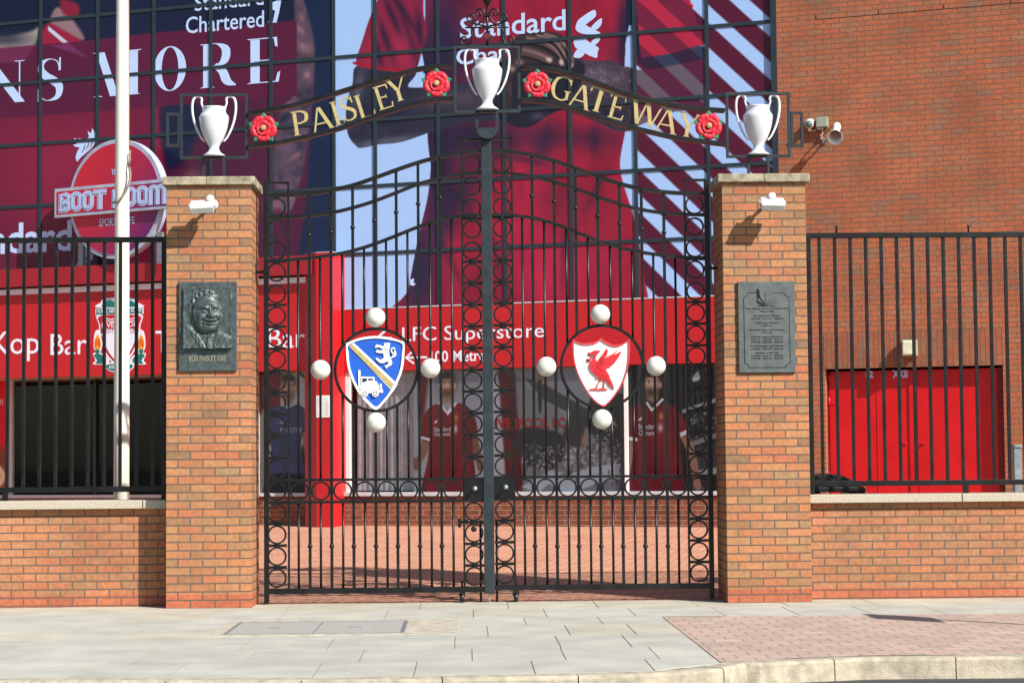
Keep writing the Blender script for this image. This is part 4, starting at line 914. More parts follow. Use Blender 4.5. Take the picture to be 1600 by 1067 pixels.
# letters
for s_, cs, a0 in (('PAISLEY', [(468, 193), (502, 187), (525, 178), (543, 171), (570, 166), (599, 152.5), (622, 140)], [8, 15, 16, 17, 17, 17, 16]),
                   ('GATEWAY', [(878, 139), (908, 152.5), (936.5, 157.5), (965, 168.5), (1009.5, 178.5), (1042, 190), (1076, 196.5)], [-12, -16, -17, -16, -14, -12, -11])):
    for ch, c, ang in zip(s_, cs, a0):
        kx = {'W': 1.34, 'T': 1.36, 'Y': 1.2, 'P': 1.15, 'A': 1.25, 'L': 1.15, 'E': 1.05, 'S': 1.08}.get(ch, 1.13)
        x, z = O(*c); g = MB(); put_serif(g, ch, FO, x, z, .228, .002, .016, rot=R(ang), T=.125, t=.055, S=.045, sx=kx); g.build('letter', M['gold'], ov)
# scrolled crest above the middle frame
xs0, zt = O(761.6, 72)[0], fr2[3]
K = (fr2[1]-fr2[0])/588.0
def sp(x, y): return (xs0+(x-402)*K, YO, zt+(405-y)*K)
def scroll(cx_, cy_, r, turns, a0, sg, n=26, rmin=.25): return [(cx_+sg*r*(1-(1-rmin)*i/n)*math.cos(a0+turns*2*math.pi*i/n), cy_-r*(1-(1-rmin)*i/n)*math.sin(a0+turns*2*math.pi*i/n)) for i in range(n+1)]
g = MB(); g.tube([sp(402, 405), sp(402, 20)], .012, 10); g.lathe([(.012, -.03), (.03, 0), (.045, .03), (.03, .075), (.012, .12), (.001, .14)], sp(402, 20), 14); g.build('finial_stem', M['iron'], ov)
g = MB(); g.tube([sp(205, 240), sp(590, 240)], .008, 8); g.obox(sp(402, 130), ((1, 0, 0), (0, 1, 0), (0, 0, 1)), (.026, .02, .012)); g.obox(sp(402, 240), ((1, 0, 0), (0, 1, 0), (0, 0, 1)), (.022, .018, .012)); g.build('finial_tie', M['iron'], ov)
for sg in (-1, 1):
    mx = lambda p: sp(402+sg*p[0], p[1])
    low = cm([(120, 250), (140, 270), (135, 320), (160, 385), (205, 396), (238, 365), (225, 328), (195, 325), (185, 350), (203, 358)], 5, False)
    g = MB(); g.tube([mx(p) for p in low], .0095, 8); g.build('scroll', M['iron'], ov)
    up = cm([(12, 230), (40, 222), (90, 210), (150, 190), (178, 160), (160, 128), (125, 130), (112, 165), (135, 185), (148, 165)], 5, False)
    g = MB(); g.tube([mx(p) for p in up], .0085, 8); g.build('scroll', M['iron'], ov)
    u2 = cm([(110, 225), (60, 195), (25, 150), (22, 110), (45, 78), (80, 76), (98, 105), (82, 135), (58, 125), (66, 104)], 5, False)
    g = MB(); g.tube([mx(p) for p in u2], .0085, 8); g.build('scroll', M['iron'], ov)
g = MB(); c_ = Vector(sp(402, 325))+Vector((0, -.025, 0)); aa = R(-32); ax1 = Vector((math.cos(aa), 0, math.sin(aa))); ax2 = Vector((-math.sin(aa), 0, math.cos(aa)))
g.obox(c_, (ax1, ax2, (0, 1, 0)), (.045, .032, .003)); st = g.build('hanging_tag', M['plastic'], ov)
ft = Frame(c_+Vector((0, -.0032, 0)), ax1, ax2, (0, -1, 0)); g = MB()
for k in range(3): g.fbox(ft, -.034, .03-.008*k, .012-.016*k, .017-.016*k, 0, .001)
g.build('tag_print', M['red_sign'], st)

# ================================================================== FLAGPOLE
YP = 3.2; fp_ = at_y(190.5, 500, YP)
t = thing('flagpole', 'tall tapered white flagpole with its rope standing behind the left railing', 'flagpole', (fp_.x, YP, 0))
g = MB(); g.lathe([(.083, 0), (.083, 1.9), (.079, 3.0), (.074, 5), (.055, 9), (.04, 12)], (fp_.x, YP, .02), 32); pm = g.build('pole', M['pole'], t)
g = MB(); g.lathe([(.16, 0), (.16, .02), (.1, .03), (.1, .12), (.085, .13)], (fp_.x, YP, .01), 24); g.build('base_plate', M['galv'], t)
pp = lambda px, py, dy=0: at_y(px, py, YP+dy)
g = MB(); g.tube([pp(200, -200, -.05), pp(201.5, 60, -.05), pp(201.8, 180, -.05), pp(202, 235, -.05)], .004, 6); g.tube([pp(203.5, 235, -.06), pp(201, 262, -.08)], .009, 6)
g.tube(cm([pp(202, 262, -.09), pp(203.5, 275, -.1), pp(200, 292, -.12), pp(191, 308, -.13), pp(182, 315, -.12), pp(176, 317, -.08)], 5, False), .013, 8); g.tube([pp(202, 240, -.07), pp(204, 250, -.07), pp(201.5, 258, -.08)], .007, 6); g.build('halyard', M['rope'], t)

# ================================================================== STADIUM BUILDING
Fp = FA.px
bd = thing('stadium_building', 'red brick stadium stand with a tall glazed front covered in printed player graphics', 'building', tuple(FA.p(0, ZB)))
UE = Fp(1211, 140)[0]; TOP = 11.5; UL, URT = -15.0, 15.0
WB = .05
du0, du1, dv1 = Fp(1289, 575, WB)[0], Fp(1567, 575, WB)[0], .5*(Fp(1300, 577, WB)[1]+Fp(1560, 569.5, WB)[1])
g = MB(); g.prism([(UE+.04, ZB-.3), (du0, ZB-.3), (du0, dv1), (du1, dv1), (du1, ZB-.3), (URT, ZB-.3), (URT, TOP), (UE+.04, TOP)], FA, -.45, WB); g.build('brick_wall', M['stand'], bd)
lv = dv1+.50; g = MB(); g.fbox(FA, du0-.01, du1+.01, dv1, lv, -.1, WB+.004); g.build('brick_lintel', M['stand_lintel'], bd)
va = Fp(1275, 31, WB)[1]; ua, ub = Fp(1275, 31, WB)[0], URT; g = MB(); g.fbox(FA, ua, ub, va-.003, va+.004, 0, WB+.004)
for p in (1275, 1373, 1475, 1580): u_ = Fp(p, 20, WB)[0]; g.fbox(FA, u_-.008, u_+.008, va+.004, va+.062, 0, WB+.004)
g.build('movement_joint', mat('joint_brown', (84, 56, 44), .9), bd)  # thin brown strip with short ticks along one brick course
g = MB(); g.fbox(FA, UL, URT, TOP, TOP+.3, -3, .3); g.build('parapet', M['mullion'], bd)
g = MB(); g.fbox(FA, UL, UE+.04, 3.5, TOP, -.3, -.03); g.build('backing_wall', M['dark'], bd)
# doors
t = bd; dw = -.10
g = MB(); g.fbox(FA, du0, du1, ZB-.3, dv1, -.44, -.2); g.build('door_recess', M['dark'], bd)
uA, uM, uB = Fp(1296, 650, dw)[0], Fp(1433, 650, dw)[0], Fp(1560, 650, dw)[0]; dtop = Fp(1430, 577.5, dw)[1]
DF = mat('dark_red_frame', (120, 10, 18), .45)
g = MB(); g.fbox(FA, du0+.001, uA-.006, ZB, dv1-.03, -.19, -.06); g.build('door_frame', DF, bd)
g = MB(); g.fbox(FA, uB+.006, du1-.001, ZB, dv1-.03, -.19, -.06); g.build('door_frame', DF, bd)
leafs = []
for a, b in ((uA, uM-.004), (uM+.004, uB)):
    g = MB(); g.fbox(FA, a, b, ZB+.02, dtop, -.18, dw); leafs.append(g.build('door_leaf', M['red_door'], bd, bevel=.004))
us = Fp(1371, 650, dw)[0]; g = MB(); g.fbox(FA, us-.006, us+.006, ZB+.02, dtop-.002, dw, dw+.008); ue = Fp(1421, 650, dw)[0]; g.fbox(FA, ue, uM-.005, ZB+.02, dtop-.002, dw, dw+.02); g.build('door_seam', M['red_door'], leafs[0], bevel=.003)
for lf, p, ys in ((leafs[0], 1296, (590, 629, 745)), (leafs[1], 1560, (588, 680))):
    for y in ys:
        u_, v_ = Fp(p, y, dw); g = MB(); sg = 1 if p < 1400 else -1
        g.tube([FA.p(u_, v_-.05, dw+.02), FA.p(u_, v_+.08, dw+.02)], .014, 8); g.fbox(FA, min(u_, u_+.09*sg), max(u_, u_+.09*sg), v_-.03, v_+.03, dw, dw+.008); g.build('hinge', M['red_door'], lf)
for lf, p in ((leafs[0], 1415), (leafs[1], 1443)):
    u_, v_ = Fp(p, 693, dw); g = MB(); g.fbox(FA, u_-.03, u_+.03, v_-.012, v_+.012, dw, dw+.02); g.tube([FA.p(u_-.02, v_, dw+.03), FA.p(u_+.02, v_, dw+.03)], .01, 8); g.build('handle', M['red_door'], lf, bevel=.003)
for s_, a, b, c, d, in (('12', 1352.5, 1364.5, 579.6, 590.2), ('XK8', 1394.5, 1419, 578.3, 590)):
    x0, y1 = Fp(a, c, dw); x1, y0 = Fp(b, d, dw); g = MB(); put_text(g, s_, FA, x0, x1, y0, y1, dw+.0005, bold=.035, d=.002); g.build('door_number', M['ice'], leafs[0])

# ---- curtain wall bars
MX = [-8.5*0+p for p in (64, 153, 241, 330, 424, 522)]
us_ = [Fp(p, y)[0] for p, y in ((64, 130), (153, 130), (241, 120), (330, 130), (424, 130), (522, 130))]
st = us_[1]-us_[0]; us_ = [us_[0]-st*k for k in range(6, 0, -1)]+us_+[Fp(p, 20)[0] for p in (586, 684, 787, 890, 991, 1104)]
VF = .5*(Fp(1115, 462)[1]+Fp(600, 481)[1])                         # top of the store fascia
rowsv = [.5*(Fp(*a)[1]+Fp(*b)[1]) for a, b in (((1180, 30), (420, 105)), ((1190, 142), (0, 231.7)), ((1000, 264), (0, 327.5)), ((1000, 377), (640, 393)))]
dvv = (rowsv[0]-rowsv[2])/2; rowsv = [rowsv[0]+dvv*k for k in (3, 2, 1)]+rowsv
for u_ in us_: g = MB(); g.fbox(FA, u_-.027, u_+.027, VF-.3, TOP, -.02, .022); g.build('mullion', M['mullion'], bd)
for v_ in rowsv: g = MB(); g.fbox(FA, UL, UE, v_-.026, v_+.026, -.02, .018); g.build('transom', M['mullion'], bd)
g = MB(); g.fbox(FA, UE-.04, UE+.045, VF, TOP, -.1, .056); g.build('edge_trim', M['mullion'], bd)

# ---- printed graphic, right part: player with crossed arms, stripes
PM = print_mat('printed_window_film', .90, .22)
ICE = (164, 200, 250); RED = (150, 26, 54); DK = (24, 28, 56); MAR = (84, 18, 46)
a1 = Art(FA, us_[11]+.0, UE-.02, VF-.25, 9.3, .004, .012, ICE)
cA = Fp(1170.5, 0); cA0 = Fp(1139, 0); cB = Fp(1105, 6.7); cB2 = Fp(1211, 103.5)
d = np.array(cB2)-np.array(cB); d /= np.linalg.norm(d); nrm = np.array([-d[1], d[0]])
per = abs(np.dot(np.array(cA)-np.array(cB), nrm)); c0 = np.dot(np.array(cA), nrm); wid = abs(np.dot(np.array(cA0)-np.array(cA), nrm))
if np.dot(np.array(cB)-np.array(cA), nrm) < 0: nrm = -nrm; c0 = -c0
ph = ((a1.U*nrm[0]+a1.V*nrm[1])-c0) % per
aa_ = .010; white = np.clip((ph+aa_)/(2*aa_), 0, 1)*np.clip((wid-ph+aa_)/(2*aa_), 0, 1)+np.clip((ph-per+aa_)/(2*aa_), 0, 1)
um = us_[15] if abs(us_[15]-Fp(995, 250)[0]) < .4 else Fp(995, 250)[0]
um = min(us_, key=lambda q: abs(q-Fp(993, 150)[0]))
zone = (a1.U > um).astype(float)
sm_ = (1-white)*zone
a1.c = a1.c*(1-sm_[:, None])+np.array(MAR)*sm_[:, None]
torso = [(700, -30), (985, -30), (982, 20), (979, 60), (976, 105), (980, 180), (977, 205), (969, 250), (971, 275), (978, 300), (986, 325), (994, 356), (1001, 392), (1007, 435), (1014, 470), (1018, 500), (634, 500), (638, 455), (646, 410), (656, 360), (668, 310), (673, 262), (669, 225), (664, 140), (659, 82), (664, 40), (668, -30)]
tm = a1.mask(torso, .6)
a1.poly(torso, RED, .6)
a1.blob(700, 60, 48, 110, DK, .98, where=tm); a1.blob(684, 270, 30, 90, DK, .9, where=tm); a1.blob(740, 215, 90, 36, DK, .85, where=tm); a1.blob(655, 430, 34, 95, DK, .95, where=tm)
a1.blob(660, 120, 30, 60, DK, 1, where=tm); a1.blob(720, 300, 26, 60, DK, .55, rot=.6, where=tm); a1.blob(850, 225, 14, 34, DK, .6, rot=.3, where=tm); a1.blob(930, 220, 12, 26, DK, .55, where=tm); a1.blob(690, 350, 18, 60, DK, .6, rot=.5, where=tm)
a1.blob(960, 140, 16, 70, DK, .5, where=tm); a1.blob(900, 215, 90, 18, DK, .45, where=tm); a1.blob(975, 60, 10, 70, DK, .9, where=tm); a1.blob(905, 380, 60, 80, (168, 36, 70), .5, where=tm); a1.blob(800, 420, 90, 60, (166, 34, 68), .5, where=tm)
a1.blob(760, 30, 60, 50, (150, 34, 66), .5, where=tm); a1.blob(875, 310, 40, 30, DK, .18, where=tm)
a1.noise(26, 60, .2, tm, 3); wv = np.sin((a1.x*.9-a1.y*1.0)*1.0)*.03*tm; a1.c *= np.exp(wv)[:, None]
for k, (x_, y_, l_, an) in enumerate([(712, 305, 40, .5), (735, 330, 50, .9), (760, 270, 46, 1.2), (930, 300, 40, -1.1), (700, 400, 46, 1.1), (820, 250, 40, .2), (770, 380, 60, 1.3), (880, 400, 60, 1.6)]): a1.blob(x_, y_, l_, 5, DK, .4, rot=an, where=tm)
# right edge of the shirt under the arm: shadowed side and second sleeve with stripes over it
a1.poly([(980, -30), (1000, -30), (999, 60), (1001, 95), (990, 75), (985, 40), (981, 60), (978, 40)], DK, .8)
sl2 = [(996, -30), (1062, -30), (1084, 20), (1098, 62), (1100, 70), (1050, 84), (1012, 94), (1002, 88), (998, 50)]
mm_ = a1.mask(sl2, .7)
colr = np.where((white > .5)[:, None], np.array((176, 36, 66)), np.array((112, 28, 58))); a1.poly(sl2, colr, .7)
sh2 = [(1000, 92), (1050, 84), (1098, 72), (1099, 100), (1070, 104), (1015, 108), (1004, 102)]
a1.poly(sh2, np.where((white > .5)[:, None], np.array((52, 56, 82)), np.array((48, 28, 54))), 1.5)
arm2 = [(940, 97), (977, 106), (1006, 110), (1040, 105), (1075, 98), (1100, 95), (1104, 120), (1108, 160), (1090, 172), (1050, 176), (1000, 196), (973, 206), (950, 200), (930, 185), (905, 172)]
zm2 = zone; a1.poly(arm2, (66, 56, 70), 1, where=1-zone)
a1.poly(arm2, np.where((white > .5)[:, None], np.array((98, 86, 100)), np.array((86, 28, 58))), 1, where=zone)
# raised upper arm and forearm
sleeve = [(600, -30), (590, 0), (576.5, 32), (565.6, 66), (556, 100), (572, 107), (600, 110), (630, 114), (650, 110), (659, 82), (667, 51), (662, 24), (655, -30)]
smk = a1.mask(sleeve, .6); 
arm1 = [(557, 104), (551, 130), (541, 167), (543, 208), (557, 229), (568, 231), (592, 226), (623, 223), (650, 215), (678, 205), (720, 195), (760, 190), (800, 188), (830, 180), (840, 150), (820, 118), (780, 112), (735, 126), (700, 136), (662, 137), (637, 135), (650, 112), (600, 105)]
am = a1.mask(arm1, .7); a1.poly(arm1, (44, 42, 60), .7)
a1.blob(600, 222, 60, 7, (120, 130, 150), .5, rot=-.15, where=am); a1.blob(560, 140, 8, 40, (96, 104, 122), .6, rot=.2, where=am); a1.blob(700, 155, 50, 12, (96, 84, 92), .6, rot=-.15, where=am); a1.blob(600, 175, 30, 25, (24, 30, 54), .7, where=am); a1.blob(770, 160, 50, 14, (82, 70, 78), .5, where=am); a1.noise(10, 8, .16, am, 8)
a1.poly(sleeve, (136, 32, 62), .6)
for x_, y_, l_, an in ((615, 30, 46, 1.15), (600, 55, 42, 1.2), (640, 60, 44, 1.25), (628, 15, 50, 1.0), (590, 80, 30, 1.3), (655, 45, 30, 1.5)): a1.blob(x_, y_, l_, 6, (40, 22, 50), .85, rot=an, where=smk)
a1.blob(630, 75, 14, 30, (176, 44, 76), .6, where=smk); a1.blob(583, 60, 7, 40, (168, 42, 72), .6, rot=.25, where=smk); a1.poly([(556, 97), (600, 106), (650, 108), (650, 113), (600, 111), (556, 102)], (150, 24, 44), .8)
# right forearm and the hand over it
fore = [(880, 78), (905, 92), (940, 96), (975, 105), (1000, 110), (1004, 190), (975, 206), (945, 196), (900, 178), (860, 168), (835, 150), (850, 110)]
fm = a1.mask(fore, .8); a1.poly(fore, (62, 50, 62), .8, where=1-zone); a1.blob(940, 120, 40, 18, (104, 92, 108), .7, rot=.2, where=fm*(1-zone)); a1.blob(930, 175, 60, 14, (26, 28, 52), .8, rot=.3, where=fm*(1-zone)); a1.noise(5, 4, .2, fm*(1-zone), 12); a1.grain(.16, fm*(1-zone))
a1.poly([(776, 96), (900, 92), (908, 130), (866, 172), (790, 192), (768, 150)], (34, 30, 44), 2)
pal = [(790, 100), (800, 66), (816, 53), (838, 49), (870, 52), (884, 62), (892, 80), (898, 92), (890, 106), (870, 104), (850, 100), (830, 100), (812, 104), (800, 125), (800, 170), (792, 190), (780, 160)]
hm = a1.mask(pal, .7); a1.poly(pal, (52, 40, 46), .7)
for pts, wd_ in (([(822, 62), (850, 68), (872, 84), (880, 102)], 13), ([(816, 80), (838, 86), (862, 96)], 16), ([(850, 56), (876, 66), (892, 90), (894, 104)], 11), ([(838, 58), (866, 66), (884, 92), (886, 105)], 10)):
    a1.poly(ribbon(pts, [wd_, wd_, wd_*.9, wd_*.6], 4), (88, 66, 66), 1.0, smooth=False); a1.poly(ribbon([(x, y-2.5) for x, y in pts], [2, 3, 3, 1], 4), (150, 124, 120), 1.6, .85, smooth=False); a1.poly(ribbon([(x, y+wd_*.5) for x, y in pts], [2, 3, 3, 2], 4), (14, 10, 18), .9, .95, smooth=False)
for x_, y_, an in ((858, 94, .5), (877, 98, 1.2), (892, 102, 1.4)): a1.blob(x_, y_, 5.5, 3.4, (200, 176, 172), 1, rot=an, p=2)
a1.blob(812, 98, 6, 4, (190, 150, 140), .7); a1.blob(800, 108, 5, 5, (186, 166, 140), .7)
for k in range(7): a1.blob(795+k*3, 130+k*6, 16, 1.2, (120, 108, 116), .35, rot=.5+.06*k, where=hm)
low_ = [(789, 187), (800, 196), (816, 200), (834, 196), (856, 181), (880, 169), (862, 166), (830, 172), (800, 176)]; a1.poly(low_, (32, 30, 48), .8); a1.blob(840, 182, 10, 6, (108, 96, 108), .5)
a1.poly([(663, 103), (659, 82), (652, 107)], ICE, .5, smooth=False); a1.poly([(650, 117), (664, 115), (663, 134), (640, 134)], ICE, .5, smooth=False)
a1.poly([(979, 104), (977, 70), (983, 40), (987, 40), (990, 70), (996, 80), (997, 110)], ICE, .6, smooth=False, where=(1-zone))
a1.grain(.008); a1.build('printed_graphic', PM, bd)
PRW = .0045
g = MB(); ice = M['ice']
def px_text(s_, xl, yl, xr, yr, hpx, parent, m, w=PRW, bold=0, name='lettering', fr=FA, d=.002, shear=0):
    """text on the building front; baseline from (xl,yl) to (xr,yr), ascender height hpx"""
    g = MB(); x0, y0 = fr.px(xl, yl, w); x1, y1 = fr.px(xr, yr, w); h = fr.px(xl, yl-hpx, w)[1]-y0; put_text(g, s_, fr, x0, x1, (y0+y1)/2, (y0+y1)/2+h, w, bold=bold, d=d, shear=shear); return g.build(name, m, parent)
px_text('Standard', 719, 58.5, 884, 51.5, 33, bd, ice, bold=.012); px_text('Char', 713, 101, 797, 97.5, 26, bd, ice, bold=.012)
lg = lambda pts: [Fp(780+x/4.446, y/4.446, PRW) for x, y in pts]
g = MB()
for pts in ([(533, 182), (550, 142), (600, 104), (655, 72), (672, 88), (666, 122), (614, 164), (606, 180), (696, 226), (690, 238), (600, 241), (548, 224), (531, 202)], [(640, 190), (705, 130), (713, 156), (698, 190), (668, 210)],
            [(518, 290), (530, 272), (622, 266), (606, 282), (688, 332), (682, 365), (670, 405), (545, 345), (522, 315)], [(640, 292), (694, 254), (702, 270), (690, 294), (664, 314)], [(524, 402), (518, 384), (546, 346), (592, 374), (562, 404)]):
    g.prism(cm(lg(pts), 3), FA, PRW, PRW+.002)
g.build('printed_emblem', ice, bd)
g = MB(); x0, y0 = Fp(640, 470, PRW); g.prism([Fp(x, y, PRW) for x, y in ((641, 437), (647, 435), (646, 442), (650, 444), (645, 447), (641, 445))], FA, PRW, PRW+.002); g.build('printed_emblem', ice, bd)
px_text('LFC.TV', 897, 2.5, 935, 0, 5, bd, ice, bold=.01) if False else None
fl = lambda pts: [Fp(940+x/4.446, y/4.446, PRW) for x, y in pts]
g = MB(); g.prism(fl([(596, -20), (604, -20), (612, 30), (634, 32), (636, 50), (630, 62), (612, 46), (600, 30)]), FA, PRW, PRW+.002); g.build('printed_flash', M['red_sign'], bd)

# ---- printed graphic, left part
SH = (100, 22, 52)
a2 = Art(FA, UL+4.0, us_[11], VF-.1, 9.3, .004, .014, SH)
a2.poly([(-300, -60), (540, -60), (540, 45), (250, 66), (0, 90), (-300, 110)], DK, 1, smooth=False)
a2.blob(20, 20, 60, 50, (16, 26, 52), .9); a2.poly([(-80, 60), (0, 58), (30, 54), (52, 48), (62, 42), (58, 62), (48, 74), (0, 78), (-80, 90)], (176, 168, 160), 3); a2.blob(10, 62, 40, 12, (40, 44, 66), .8)
a2.poly([(86, 14), (100, 16), (120, 40), (132, 62), (112, 60), (92, 46), (78, 36)], (140, 116, 122), 2.5); a2.poly([(95, 0), (120, 6), (124, 22), (112, 30), (98, 20)], (128, 26, 52), 3); a2.poly([(70, 40), (85, 40), (130, 66), (150, 84), (70, 90), (62, 70)], (150, 28, 58), 2.5)
a2.poly([(75, 41), (80, 45), (108, 68), (100, 69), (75, 48)], (200, 216, 245), .6, smooth=False)
mk = a2.mask([(-60, 250), (60, 175), (240, 165), (246, 210), (236, 300), (225, 420), (-60, 430)], 6)
a2.blob(120, 260, 140, 100, (150, 34, 70), .6); a2.c *= np.exp(np.sin((a2.x*.9+a2.y*1.5)*.95)*.10*mk)[:, None]
a2.poly([(248, 166), (300, 160), (520, 140), (540, 420), (420, 420), (250, 400), (258, 260)], (74, 26, 56), 2); a2.poly([(238, 168), (246, 167), (262, 420), (236, 420)], (130, 34, 64), 3)
a2.poly([(255, 168), (310, 164), (300, 235), (262, 262)], (28, 32, 62), 5)
a2.poly([(458, -60), (540, -60), (540, 420), (470, 420), (478, 320), (486, 200), (490, 100)], (24, 36, 68), 2)
# tattooed arm
arm = [(462, -30), (474, 0), (486, 40), (492, 80), (490, 130), (486, 170), (482, 220), (472, 270), (462, 310), (452, 330), (436, 325), (428, 280), (428, 230), (440, 170), (458, 150), (462, 100), (460, 30)]
amk = a2.mask(arm, 2); a2.poly(arm, (84, 68, 86), 2)
for k in range(46):
    x_, y_ = rng.uniform(430, 490), rng.uniform(-10, 330); a2.blob(x_, y_, rng.uniform(3, 9), rng.uniform(4, 12), ((40, 38, 62), (150, 110, 118), (46, 42, 66))[k % 3], .7, rot=rng.uniform(0, 3), where=amk)
a2.blob(428, 320, 14, 10, (150, 120, 128), .6); a2.noise(8, 10, .22, amk, 6); a2.blob(300, 272, 16, 7, (120, 90, 96), .7)
ban = [(-400, 113), (-100, 86), (0, 76), (127, 65), (244, 51.5), (463.7, 32.5), (463.7, 150), (250, 166.5), (67, 181), (0, 186), (-400, 220)]
a2.poly(ban, (88, 22, 56), .6, smooth=False); a2.poly([(0, 77), (45, 73), (52, 74), (44, 88), (24, 97), (0, 98)], (124, 50, 92), 1.5, .7); a2.blob(160, 120, 140, 40, (84, 26, 58), .5)
a2.poly([(80, 72), (108, 68), (138, 92), (128, 88)], (130, 60, 116), 1, .6, smooth=False)
a2.noise(60, 40, .06, None, 4); a2.grain(.012); a2.build('printed_graphic', PM, bd)
px_text('Chartered', 290.5, 54, 412.5, 42, 26, bd, ice, bold=.006); px_text('Standard', 304, 19, 412, 7.5, 26, bd, ice, bold=.006)
g = MB()
for pts in ([(424, 5), (440, -2), (436, 20), (432, 36), (426, 36), (430, 18), (424, 14)], [(418, 36), (424, 26), (424, 35)]): g.prism([Fp(*p, PRW) for p in pts], FA, PRW, PRW+.002)
g.build('printed_emblem', ice, bd)
for ch, xl, xr, yt, yb in (('N', -26, 40.5, 97, 161.5), ('S', 56, 98, 91.5, 158.5), ('M', 147.5, 218, 80.5, 150), ('O', 234.5, 297, 73.5, 142), ('R', 310, 370, 68, 136.5), ('E', 384, 439.5, 60, 130)):
    P_, W_ = serif_glyph(ch); x0, y0 = Fp(xl, yb, PRW); x1, _ = Fp(xr, yb, PRW); h = Fp((xl+xr)/2, yt, PRW)[1]-Fp((xl+xr)/2, yb, PRW)[1]; yb_ = Fp((xl+xr)/2, yb, PRW)[1]
    ext = {'N': .82, 'S': .62, 'M': 1.03, 'O': .9, 'R': .8, 'E': .66}[ch]
    g = MB(); put_serif(g, ch, FA, (x0+x1)/2, yb_+h/2, h, PRW, .002, T=.17, t=.022, S=.022, sx=(x1-x0)/(ext*h)); g.build('printed_letter', ice, bd)
px_text('Standard', -84, 402, 112, 392, 48, bd, ice, bold=.016)
g = MB()
lb = lambda pts: [Fp(60+x/4.446, 180+y/4.446, PRW) for x, y in pts]
g.prism(lb([(290, 890), (318, 892), (345, 935), (372, 955), (340, 1000), (330, 985), (300, 960), (286, 920)]), FA, PRW, PRW+.002); g.prism(lb([(262, 1044), (286, 1000), (302, 985), (340, 1010), (318, 1046)]), FA, PRW, PRW+.002); g.prism(lb([(345, 975), (385, 960), (376, 1010), (350, 1002)]), FA, PRW, PRW+.002)
g.build('printed_emblem', ice, bd)
g = MB(); g.prism(lb([(246, 168), (258, 160), (262, 170), (290, 162), (330, 178), (352, 150), (342, 112), (366, 128), (374, 92), (396, 132), (396, 196), (360, 240), (300, 290), (268, 326), (258, 292), (272, 250), (288, 226), (256, 220), (240, 208), (272, 200), (250, 186)]), FA, PRW, PRW+.002); gq = g.build('printed_bird', ice, bd)
g = MB()
for pts, w_ in (([(300, 265), (318, 232), (326, 200)], [2, 6, 2]), ([(325, 245), (345, 215), (352, 185)], [2, 6, 2]), ([(352, 228), (372, 200), (378, 160)], [2, 6, 2]), ([(276, 185), (300, 190)], [3, 3])): g.prism([Fp(60+x/4.446, 180+y/4.446, PRW) for x, y in ribbon(pts, w_, 4)], FA, PRW+.002, PRW+.004)
g.build('printed_feather', mat('maroon_print', MAR, .4), gq)

# ---- store fascia, shop front
WF, WG = .03, -.06
VFB = .5*(Fp(1115, 566, WF)[1]+Fp(600, 580, WF)[1]); VFT = .5*(Fp(1115, 462, WF)[1]+Fp(600, 483, WF)[1])
uS = Fp(527, 520, WF)[0]
sg_ = thing('store_sign', 'long red fascia sign lettered LFC Superstore 100 Metres above the shop windows', 'shop sign', tuple(FA.p((uS+UE)/2, VFB, WF)))
g = MB(); g.fbox(FA, uS, UE+.02, VFB, VFT, WF-.10, WF); g.build('board', M['red_sign'], sg_, bevel=.004)
g = MB(); g.fbox(FA, uS, UE+.02, VFT, VFT+.018, WF-.10, WF+.006); g.build('top_trim', M['sill'], sg_)
for k in range(1, 5): pass
def fas(s_, xl, yl, xr, yr, hp, bold=0): px_text(s_, xl, yl, xr, yr, hp, sg_, M['letter'], w=WF+.001, d=.004, bold=bold)
fas('LFC Superstore', 628.5, 541, 850, 533.5, 29, .0)
fas('100 Metres', 673, 566.5, 766, 563, 17.5, .012)
q = lambda pts: [Fp(*p, WF) for p in pts]
g = MB(); g.prism(q(ribbon([(667, 558), (634, 559)], 3.2, smooth=False)), FA, WF, WF+.005); g.prism(q(ribbon([(646, 548), (634, 559), (647, 568)], 3.2, smooth=False)), FA, WF, WF+.0056); g.build('arrow', M['letter'], sg_)
g = MB(); g.prism(q(ribbon([(612, 528.5), (584, 529.5)], 4, smooth=False)), FA, WF, WF+.005); g.prism(q(ribbon([(603, 516), (586, 531), (603, 545)], 4, smooth=False)), FA, WF, WF+.0056); g.build('arrow', M['letter'], sg_)
g = MB(); g.fbox(FA, uS, UE+.04, VFB+.04, VFB+.09, WG, WF-.11); g.build('soffit', M['soffit'], bd)
g = MB(); g.fbox(FA, uS, UE+.04, VFB-.02, VFB+.04, WF-.2, WF-.11); g.build('soffit_edge', M['soffit'], bd)
VS = .5*(Fp(1110, 768, WG+.1)[1]+Fp(560, 768, WG+.1)[1])
uJ = Fp(541, 700, WG)[0]
g = MB(); g.fbox(FA, uJ, UE+.04, VS-.06, VS, WG-.1, WG+.12); g.build('window_sill', M['sill'], bd, bevel=.004)
g = MB(); g.fbox(FA, uJ-.3, UE+.04, ZB-.3, VS-.06, WG-.1, WG+.08); g.build('plinth', M['plinth'], bd)
for a, b in ((541, 549), (976.5, 982)): x0, x1 = Fp(a, 660, WG)[0], Fp(b, 660, WG)[0]; g = MB(); g.fbox(FA, x0, x1, VS, VFB+.03, WG-.03, WG+.05); g.build('window_jamb', M['white'], bd, bevel=.003)
x0 = Fp(527, 660, WG+.1)[0]; g = MB(); g.fbox(FA, x0, uJ, VS-.1, VFB+.04, WG-.02, WG+.03); g.build('jamb_panel', mat('bounce_pink_reveal', (206, 150, 156), .45), bd)  # white reveal painted pink to carry the red light bounced onto it
xm_ = Fp(979, 660, WG)[0]
for a, b in ((Fp(549, 660, WG)[0], Fp(976.5, 660, WG)[0]), (Fp(982, 660, WG)[0], UE+.02)):
    g = MB(); g.fbox(FA, a, b, VS, VFB+.03, WG-.006, WG+.006); g.build('window_pane', M['glass'], bd)
